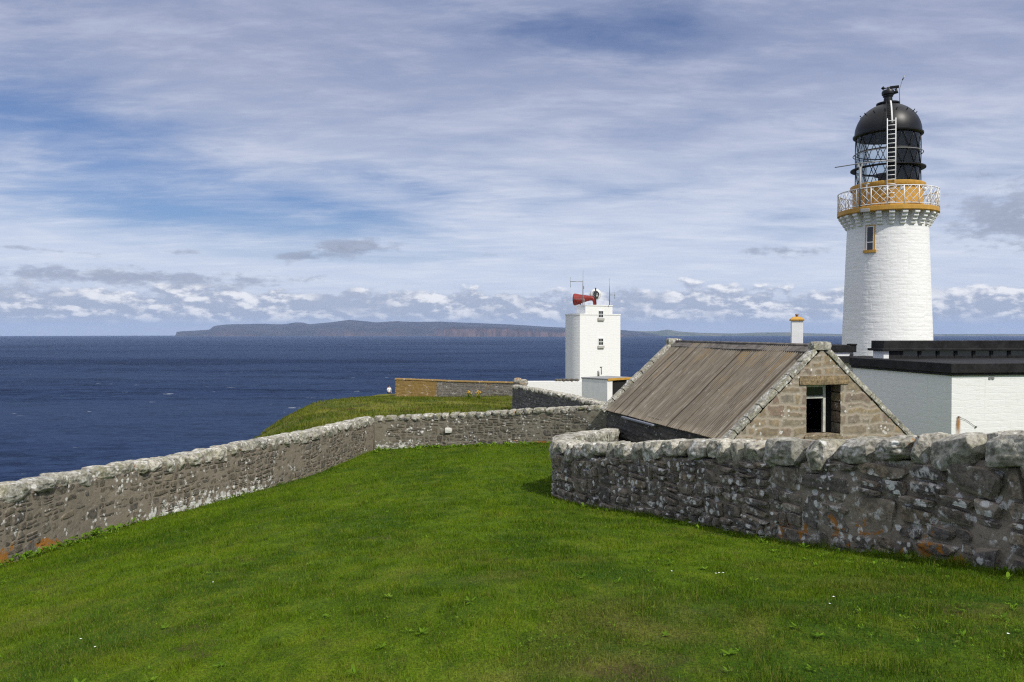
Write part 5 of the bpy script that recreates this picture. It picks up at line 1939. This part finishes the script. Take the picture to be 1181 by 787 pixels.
# white yard wall and shed in front of the fog tower
WD = 68.0
x0, x1 = Xat(607, WD), Xat(676, WD)
zb0, zt0_ = -6.0, Zat(439.8, WD)
yw = empty('yard_wall', (x0, WD, zb0), R(2), 'white painted yard wall in front of the fog signal tower', 'wall')
MB().box((0, 0, 0), (x1 - x0, 0.4, zt0_ - zb0), bev=0.02).build('wall_face', mat_white, yw)
parts = []
ux = 2.6
while ux < 4.4:
    ww = random.uniform(0.3, 0.5)
    V, Q = rock(8, (ww, 0.5, 0.26), int(900 + ux * 10), 0.2, 0.4)
    parts.append((V + np.array([ux, 0.2, zt0_ - zb0 + 0.07]), Q, None, np.tile([random.random(), .5, 1, .2], (len(V), 1))))
    ux += ww * 0.9
V, Q, _, A = vjoin(parts)
link('coping', np_mesh('coping', V, Q, None, {'st': A}), mat_wall_left, yw)
ShD = 63.0
p0 = Vector(at(700.4, 437, ShD))
shed = empty('shed', (p0.x, ShD, -6.0), R(42), 'small white flat-roofed shed with ochre roof edge and dark doorway', 'shed')
hS = p0.z + 6.0
MB().box((0, 0, 0), (0.62, 0.12, hS - 0.1)).box((0, 0.12, 0), (0.12, 2.75, hS - 0.1)).box((2.4, 0, 0), (3.2, 0.12, hS - 0.1)).box((3.08, 0.12, 0), (3.2, 2.75, hS - 0.1)).box((0.12, 2.63, 0), (3.08, 2.75, hS - 0.1)).build('wall', mat_white_smooth, shed)
MB().box((-0.03, -0.05, hS - 0.1), (3.25, 2.8, hS), bev=0.01).build('roof', mat_grey_metal, shed)
MB().box((0.0, -0.075, hS - 0.16), (3.27, -0.048, hS + 0.02)).build('roof_trim', mat_ochre, shed)
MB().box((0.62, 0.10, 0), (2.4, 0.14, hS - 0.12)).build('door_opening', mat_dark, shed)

# ------------------------------------------------------------------ grass
lawn_poly = np.array([(p[0] + 0.10, p[1]) for p in left_pts] + [(p[0], p[1] - 0.08) for p in far_pts[1:-1]] + [(3.1, 28.4)] +
                     [(p[0], p[1]) for p in ret_pts[::-1]] + [(p[0], p[1]) for p in near_pts[::-1]] + [(6.6, -4), (-9.6, -4)])


def inside(poly, x, y):
    c = np.zeros(x.shape, bool)
    n_ = len(poly)
    for a in range(n_):
        x0, y0 = poly[a]
        x1, y1 = poly[(a + 1) % n_]
        if y0 == y1:
            continue
        hit = ((y0 > y) != (y1 > y)) & (x < (x1 - x0) * (y - y0) / (y1 - y0) + x0)
        c ^= hit
    return c


def seg_dist(poly, x, y):
    d = np.full(x.shape, 1e9)
    for a in range(len(poly) - 1):
        p, q = np.array(poly[a][:2]), np.array(poly[a + 1][:2])
        v = q - p
        t = np.clip(((x - p[0]) * v[0] + (y - p[1]) * v[1]) / (v @ v), 0, 1)
        d = np.minimum(d, np.hypot(x - p[0] - t * v[0], y - p[1] - t * v[1]))
    return d


def blades(x, y, ln, wd, lean, rng, tint, bend=True):
    """mesh arrays of single blades rooted on the ground"""
    n_ = len(x)
    z = ground_z(x, y) - 0.006
    yaw = rng.uniform(0, 2 * PI, n_)
    ld_ = rng.uniform(0, 2 * PI, n_)
    le = np.abs(rng.normal(0, 1, n_)) * lean
    dx_, dy_ = np.cos(yaw) * wd / 2, np.sin(yaw) * wd / 2
    lx, ly = np.cos(ld_) * le, np.sin(ld_) * le
    up = 1 / np.sqrt(1 + le ** 2)
    P = np.stack([x, y, z], -1)
    W = np.stack([dx_, dy_, np.zeros(n_)], -1)
    mid = P + np.stack([lx * up * ln * 0.40, ly * up * ln * 0.40, up * ln * 0.58], -1)
    tip = P + np.stack([lx * up * ln * 1.05, ly * up * ln * 1.05, up * ln * 0.95], -1)
    V = np.stack([P - W, P + W, mid + W * 0.75, mid - W * 0.75, tip], 1).reshape(-1, 3)
    b = np.arange(n_)[:, None] * 5
    Q = b + np.array([[0, 1, 2, 3]])
    T = b + np.array([[3, 2, 4]])
    A = np.repeat(np.concatenate([tint, np.zeros((n_, 1)), np.ones((n_, 1))], 1), 5, axis=0)
    return V, Q, T, A


rng = np.random.default_rng(3)
parts = []
edges = np.concatenate([np.arange(2.6, 8, 0.2), np.arange(8, 32, 0.4)])
for y0, y1 in zip(edges[:-1], edges[1:]):
    ym = (y0 + y1) / 2
    half = 0.70 * ym + 1.6
    dens = 13000 * min(1.0, (5.0 / ym)) ** 1.75
    n_ = int(dens * (y1 - y0) * 2 * half)
    x = rng.uniform(-half, half, n_)
    y = rng.uniform(y0, y1, n_)
    keep = inside(lawn_poly, x, y)
    x, y = x[keep], y[keep]
    P = p3(x, y, 0.0)
    gap_ = fbm(P, 2.6, 3, 67)
    kk = rng.random(len(x)) < np.clip(0.72 + 0.75 * gap_, 0.30, 1.0)
    x, y = x[kk], y[kk]
    n_ = len(x)
    P = p3(x, y, 0.0)
    tall = 0.5 + 0.5 * fbm(P, 0.8, 3, 61)
    clump = fbm(P, 4.5, 2, 63)
    sc_f = max(1.0, ym / 5.0) ** 0.72
    ln = (0.016 + 0.016 * tall + 0.045 * np.maximum(clump, 0)) * rng.uniform(0.5, 1.35, n_) * sc_f ** 0.6
    dw = np.minimum(seg_dist(near_pts, x, y), seg_dist(left_pts, x, y))
    ln = ln * (1 + 1.3 * np.clip(1 - dw / 0.35, 0, 1))
    wd = 0.0036 * rng.uniform(0.6, 1.3, n_) * sc_f
    dryp = 0.20 + 0.24 * np.clip(1 - (ym - 3) / 8, 0, 1)
    dry = (rng.random(n_) < dryp * (0.6 + 1.2 * np.maximum(fbm(P, 0.7, 3, 65), 0))) * rng.uniform(0.3, 1, n_)
    tint = np.stack([dry, rng.random(n_)], -1)
    parts.append(blades(x, y, ln, wd, 0.65, rng, tint))
V, Q, T, A = vjoin(parts)
o = link('grass', np_mesh('grass', V, Q, T, {'tint': A}, smooth=False), mat_blade)
tag(o, 'short mown green grass covering the lawn', 'grass', kind='stuff')

# rough grass on the headland beyond the end wall
n_ = 90000
x = rng.uniform(-19, 4, n_)
y = rng.uniform(31.3, 84, n_)
gzv = ground_z(x, y)
keep = (gzv > -9.5) & (seg_dist(far_pts, x, y) > 0.5) & ~((x < -5.2) & (seg_dist(left_pts, x, y) < 0.5))
keep &= rng.random(n_) < np.clip(0.55 + 0.9 * fbm(p3(x, y, 0.0), 0.5, 3, 91), 0.12, 1)
x, y = x[keep], y[keep]
n_ = len(x)
ln = (0.17 - 0.07 * np.clip((y - 45) / 30, 0, 1)) * rng.uniform(0.4, 1.4, n_) * (1 + 0.8 * np.maximum(fbm(p3(x, y, 0.0), 0.6, 3, 92), 0))
near_o = seg_dist(op, x, y)
ln = ln * (1 + 1.2 * np.clip(1 - near_o / 1.5, 0, 1) * (x > -7))
tint = np.stack([(rng.random(n_) < 0.3) * rng.uniform(0.2, 1, n_), rng.random(n_)], -1)
V, Q, T, A = blades(x, y, ln, 0.035 * rng.uniform(0.6, 1.4, n_), 0.6, rng, tint)
o = link('rough_grass', np_mesh('rough_grass', V, Q, T, {'tint': A}, smooth=False), mat_rough)
tag(o, 'rough yellow-green grass on the headland beyond the end wall', 'grass', kind='stuff')


# weeds: flat rosettes and upright leaves in the lawn and along the wall foot
def leaf_arrays(x, y, z, yaw, pitch, ln, wd, tint):
    n_ = len(x)
    c, s = np.cos(yaw), np.sin(yaw)
    cp, sp = np.cos(pitch), np.sin(pitch)
    V = np.zeros((n_, 7, 3))
    for k, (t, h, dr) in enumerate(((0, 0.12, 0), (0.35, 1.0, 0), (0.75, 0.8, -0.10), (1.0, 0, -0.22))):
        px_, pz_ = ln * t * cp, ln * (t * sp + dr * 0.6)
        if k < 3:
            for sg, idx in ((-1, k * 2), (1, k * 2 + 1)):
                V[:, idx, 0] = x + c * px_ - s * sg * wd * h / 2
                V[:, idx, 1] = y + s * px_ + c * sg * wd * h / 2
                V[:, idx, 2] = z + pz_
        else:
            V[:, 6, 0], V[:, 6, 1], V[:, 6, 2] = x + c * px_, y + s * px_, z + pz_
    b = np.arange(n_)[:, None] * 7
    Q = np.concatenate([b + np.array([[0, 1, 3, 2]]), b + np.array([[2, 3, 5, 4]])])
    T = b + np.array([[4, 5, 6]])
    A = np.repeat(np.concatenate([tint, np.zeros((n_, 1)), np.ones((n_, 1))], 1), 7, axis=0)
    return V.reshape(-1, 3), Q, T, A


parts = []


def rosette(cx_, cy_, nl, ln, pit, upz=0.0):
    x = np.full(nl, cx_) + rng.normal(0, ln * 0.12, nl)
    y = np.full(nl, cy_) + rng.normal(0, ln * 0.12, nl)
    z = ground_z(x, y) + 0.012 + upz
    yaw = rng.uniform(0, 2 * PI, nl)
    tint = np.stack([(rng.random(nl) < 0.08) * 0.6, np.clip(rng.normal(0.5, 0.28, nl), 0, 1)], -1)
    parts.append(leaf_arrays(x, y, z, yaw, rng.normal(pit, 0.2, nl), ln * rng.uniform(0.6, 1.2, nl), ln * 0.30 * rng.uniform(0.7, 1.2, nl), tint))


cnt = 0
while cnt < 190:
    yy = 3.5 + 26 * rng.random() ** 1.5
    xx = rng.uniform(-0.66 * yy - 1, 0.66 * yy + 1)
    if not inside(lawn_poly, np.array([xx]), np.array([yy]))[0]:
        continue
    if vnoise(np.array([[xx * 0.45, yy * 0.45, 4.0]]), 8)[0] < -0.05:
        continue
    rosette(xx, yy, int(rng.integers(5, 11)), rng.uniform(0.022, 0.06), 0.45)
    cnt += 1
# clover and plantain: patches of tiny leaves
for k in range(5200):
    yy = 3.0 + 11 * rng.random() ** 1.4
    xx = rng.uniform(-0.66 * yy - 1, 0.66 * yy + 1)
    if vnoise(np.array([[xx * 0.8, yy * 0.8, 9.0]]), 18)[0] + 0.4 * vnoise(np.array([[xx * 3.1, yy * 3.1, 2.0]]), 19)[0] < 0.12:
        continue
    if not inside(lawn_poly, np.array([xx]), np.array([yy]))[0]:
        continue
    rosette(xx, yy, 4, rng.uniform(0.012, 0.026), 0.5, 0.012)
# lush strip along the seaward wall
Cw, sw = catmull(left_pts, 0.05)
for k in range(1500):
    q = rng.integers(0, len(Cw))
    yv = Cw[q, 1]
    if yv < 11 or rng.random() > (1.0 if yv < 16.5 else 0.15):
        continue
    offx = abs(rng.normal(0, 0.34)) + 0.08
    rosette(Cw[q, 0] + offx, yv, int(rng.integers(5, 9)), rng.uniform(0.05, 0.10) * (1 if yv < 17 else 0.7), 0.7, rng.uniform(0, 0.10))
Cw, sw = catmull(far_pts, 0.05)
for k in range(160):
    q = rng.integers(0, len(Cw))
    rosette(Cw[q, 0], Cw[q, 1] - 0.08 - abs(rng.normal(0, 0.5)), 6, rng.uniform(0.08, 0.2), 0.6)
Cw, sw = catmull(near_pts, 0.05)
for k in range(70):
    q = rng.integers(0, len(Cw))
    rosette(Cw[q, 0] - 0.10 - abs(rng.normal(0, 0.3)), Cw[q, 1] - 0.05, 6, rng.uniform(0.04, 0.10), 0.7)
V, Q, T, A = vjoin(parts)
o = link('weeds', np_mesh('weeds', V, Q, T, {'tint': A}, smooth=False), mat_leaf)
tag(o, 'broad-leaved weeds in the lawn and along the wall foot', 'weeds', kind='stuff')

# thin seed stalks standing above the lawn
n_ = 340
y = 3.6 + 16 * rng.random(n_) ** 1.3
x = rng.uniform(-0.66, 0.66, n_) * y
keep = inside(lawn_poly, x, y)
x, y = x[keep], y[keep]
tint = np.stack([rng.uniform(0.5, 1, len(x)), rng.random(len(x))], -1)
V, Q, T, A = blades(x, y, rng.uniform(0.10, 0.22, len(x)), np.full(len(x), 0.0035), 0.5, rng, tint)
o = link('seed_stalks', np_mesh('seed_stalks', V, Q, T, {'tint': A}, smooth=False), mat_blade)
tag(o, 'thin dry grass stalks standing above the mown lawn', 'grass', kind='stuff')


# daisies in the lawn
def daisy_mesh():
    m_ = MB()
    m_.tube([(0, 0, -0.02), (0.003, 0, 0.045)], 0.0016, 5)
    stem = m_
    pt = MB()
    for k in range(12):
        g = 2 * PI * k / 12
        c_, s_ = math.cos(g), math.sin(g)
        pt.add([(0.003 + c_ * 0.003 - s_ * 0.002, s_ * 0.003 + c_ * 0.002, 0.046), (0.003 + c_ * 0.007 - s_ * 0.002, s_ * 0.007 + c_ * 0.002, 0.049),
                (0.003 + c_ * 0.007 + s_ * 0.002, s_ * 0.007 - c_ * 0.002, 0.049), (0.003 + c_ * 0.003 + s_ * 0.002, s_ * 0.003 - c_ * 0.002, 0.046)], [(0, 1, 2, 3)])
    return stem, pt


stem_m, pet_m = daisy_mesh()
mat_petal = flat_mat('daisy_petal', (0.8, 0.8, 0.78), 0.6)
first = None
dspots = [(829, 663), (833, 663), (825, 664), (774, 661), (957, 700), (962, 691), (1161, 735), (92, 740), (110, 750), (246, 674)]
gtmp = []
for (px, py) in dspots:
    # walk along the sight line to the lawn once, to find where the flower grows
    d = 3.0
    while d < 20:
        p = at(px, py, d)
        if p.z < ground_z(p.x, p.y)[0] + 0.045:
            break
        d += 0.03
    gtmp.append((p.x, p.y, ground_z(p.x, p.y)[0] + 0.012))
dlab = ['white daisy flowering in the mown lawn'] * len(dspots)
pro = empty('daisy', gtmp[0], 0, dlab[0], 'daisy', 'white daisies dotted in the lawn')
pro_parts = [stem_m.build('stem', mat_leaf, pro), pet_m.build('petals', mat_petal, pro)]
for q, g in enumerate(gtmp[1:]):
    c = pro.copy()
    COL.objects.link(c)
    c.location = g
    c.rotation_euler = (0.1 * math.sin(q * 7), 0.1 * math.cos(q * 5), q)
    for ch_ in pro_parts:
        d_ = ch_.copy()
        d_.parent = c
        COL.objects.link(d_)

# yellow-flowered clumps under the headland wall
mat_yellow = flat_mat('yellow_petals', (0.62, 0.36, 0.01), 0.6)
plant_lab = ['leafy clump with yellow flowers, left of two under the headland wall', 'leafy clump with yellow flowers, right of two under the headland wall']
for q, px in enumerate((541, 551)):
    d = 73.6
    x_ = Xat(px, d)
    gz_ = ground_z(x_, d)[0]
    pl = empty('flowering_plant', (x_, d, gz_), 0, plant_lab[q], 'plant', 'yellow flowers under the headland wall')
    n_ = 70
    ang_ = rng.uniform(0, 2 * PI, n_)
    rad_ = np.abs(rng.normal(0, 0.22, n_))
    lv = leaf_arrays(np.cos(ang_) * rad_, np.sin(ang_) * rad_, rng.uniform(0.0, 0.42, n_), ang_, rng.uniform(0.3, 1.2, n_), rng.uniform(0.15, 0.35, n_), np.full(n_, 0.07), np.stack([np.zeros(n_), rng.random(n_)], -1))
    link('leaves', np_mesh('leaves', *lv[:3], {'tint': lv[3]}, smooth=False), mat_leaf, pl)
    fl = MB()
    for k in range(9):
        a_, r_ = rng.uniform(0, 2 * PI), abs(rng.normal(0, 0.22))
        c_ = (math.cos(a_) * r_, math.sin(a_) * r_)
        zf = rng.uniform(0.55, 0.78)
        fl.lathe([(0.0, zf - 0.05), (0.055, zf - 0.02), (0.065, zf + 0.02), (0.0, zf + 0.045)], 8, c=c_)
        fl.tube([(c_[0] * 0.5, c_[1] * 0.5, 0.1), (c_[0], c_[1], zf - 0.04)], 0.008, 4)
    fl.build('flowers', mat_yellow, pl)

# ------------------------------------------------------------------ person by the end of the headland wall
d = 84.2
px_, py_ = 448.8, 444.8
best = None
for dd in np.arange(84.0, 96.0, 0.1):
    p = at(px_, py_, dd)
    g = ground_z(p.x, p.y)[0]
    e = abs((p.z - 1.70) - g)
    if best is None or e < best[0]:
        best = (e, dd, p.x, g)
_, dd, pxw, gz_ = best
per = empty('person', (pxw, dd, gz_), R(35), 'person in a white top and dark trousers standing beyond the end of the headland wall', 'person')


def skin_figure(name, verts, edges_, radii, mat, parent, levels=2):
    me = bpy.data.meshes.new(name)
    me.from_pydata(verts, edges_, [])
    o = link(name, me, mat, parent)
    sk = o.modifiers.new('skin', 'SKIN')
    sk.use_smooth_shade = True
    lay_ = me.skin_vertices[0].data
    for v, r_ in zip(lay_, radii):
        v.radius = (r_, r_ * 0.85)
    lay_[0].use_root = True
    sub = o.modifiers.new('sub', 'SUBSURF')
    sub.levels = levels
    sub.render_levels = levels
    return o


mat_skin = flat_mat('skin', (0.48, 0.30, 0.22), 0.6)
bv = [(0, 0, 0.93), (0, 0, 1.10), (0, 0.01, 1.28), (0, 0.01, 1.42), (0, 0, 1.50), (0, -0.02, 1.60), (0, -0.02, 1.68),
      (-0.17, 0.01, 1.40), (-0.25, 0.0, 1.13), (-0.20, -0.18, 0.98), (-0.17, -0.26, 0.96), (0.17, 0.01, 1.40), (0.25, 0.02, 1.13), (0.24, -0.08, 0.90), (0.24, -0.12, 0.82),
      (-0.10, 0, 0.86), (-0.11, -0.02, 0.48), (-0.11, 0.02, 0.08), (-0.12, -0.12, 0.03), (0.10, 0, 0.86), (0.12, 0.03, 0.48), (0.13, 0.06, 0.08), (0.14, -0.08, 0.03)]
be = [(0, 1), (1, 2), (2, 3), (3, 4), (4, 5), (5, 6), (3, 7), (7, 8), (8, 9), (9, 10), (3, 11), (11, 12), (12, 13), (13, 14), (0, 15), (15, 16), (16, 17), (17, 18), (0, 19), (19, 20), (20, 21), (21, 22)]
br_ = [0.14, 0.14, 0.15, 0.13, 0.055, 0.10, 0.085, 0.065, 0.045, 0.035, 0.04, 0.065, 0.045, 0.035, 0.04, 0.10, 0.06, 0.045, 0.04, 0.10, 0.06, 0.045, 0.04]
skin_figure('body', bv, be, br_, mat_skin, per)
skin_figure('shirt', [(0, 0, 0.90), (0, 0, 1.10), (0, 0.01, 1.28), (0, 0.01, 1.41), (-0.17, 0.01, 1.40), (-0.25, 0.0, 1.14), (0.17, 0.01, 1.40), (0.25, 0.02, 1.14)],
            [(0, 1), (1, 2), (2, 3), (3, 4), (4, 5), (3, 6), (6, 7)], [0.165, 0.165, 0.175, 0.13, 0.085, 0.07, 0.085, 0.07], flat_mat('white_cotton', (0.78, 0.78, 0.77), 0.8), per)
skin_figure('trousers', [(0, 0, 0.92), (-0.10, 0, 0.86), (-0.11, -0.02, 0.48), (-0.11, 0.02, 0.10), (0.10, 0, 0.86), (0.12, 0.03, 0.48), (0.13, 0.06, 0.10)],
            [(0, 1), (1, 2), (2, 3), (0, 4), (4, 5), (5, 6)], [0.155, 0.115, 0.08, 0.065, 0.115, 0.08, 0.065], flat_mat('dark_denim', (0.03, 0.035, 0.06), 0.85), per)
hv, hq = rock(8, (0.205, 0.225, 0.20), 3, 0.05, 0.1)
link('hair', np_mesh('hair', hv + np.array([0, 0.02, 1.655]), hq), flat_mat('brown_hair', (0.04, 0.025, 0.018), 0.7), per)
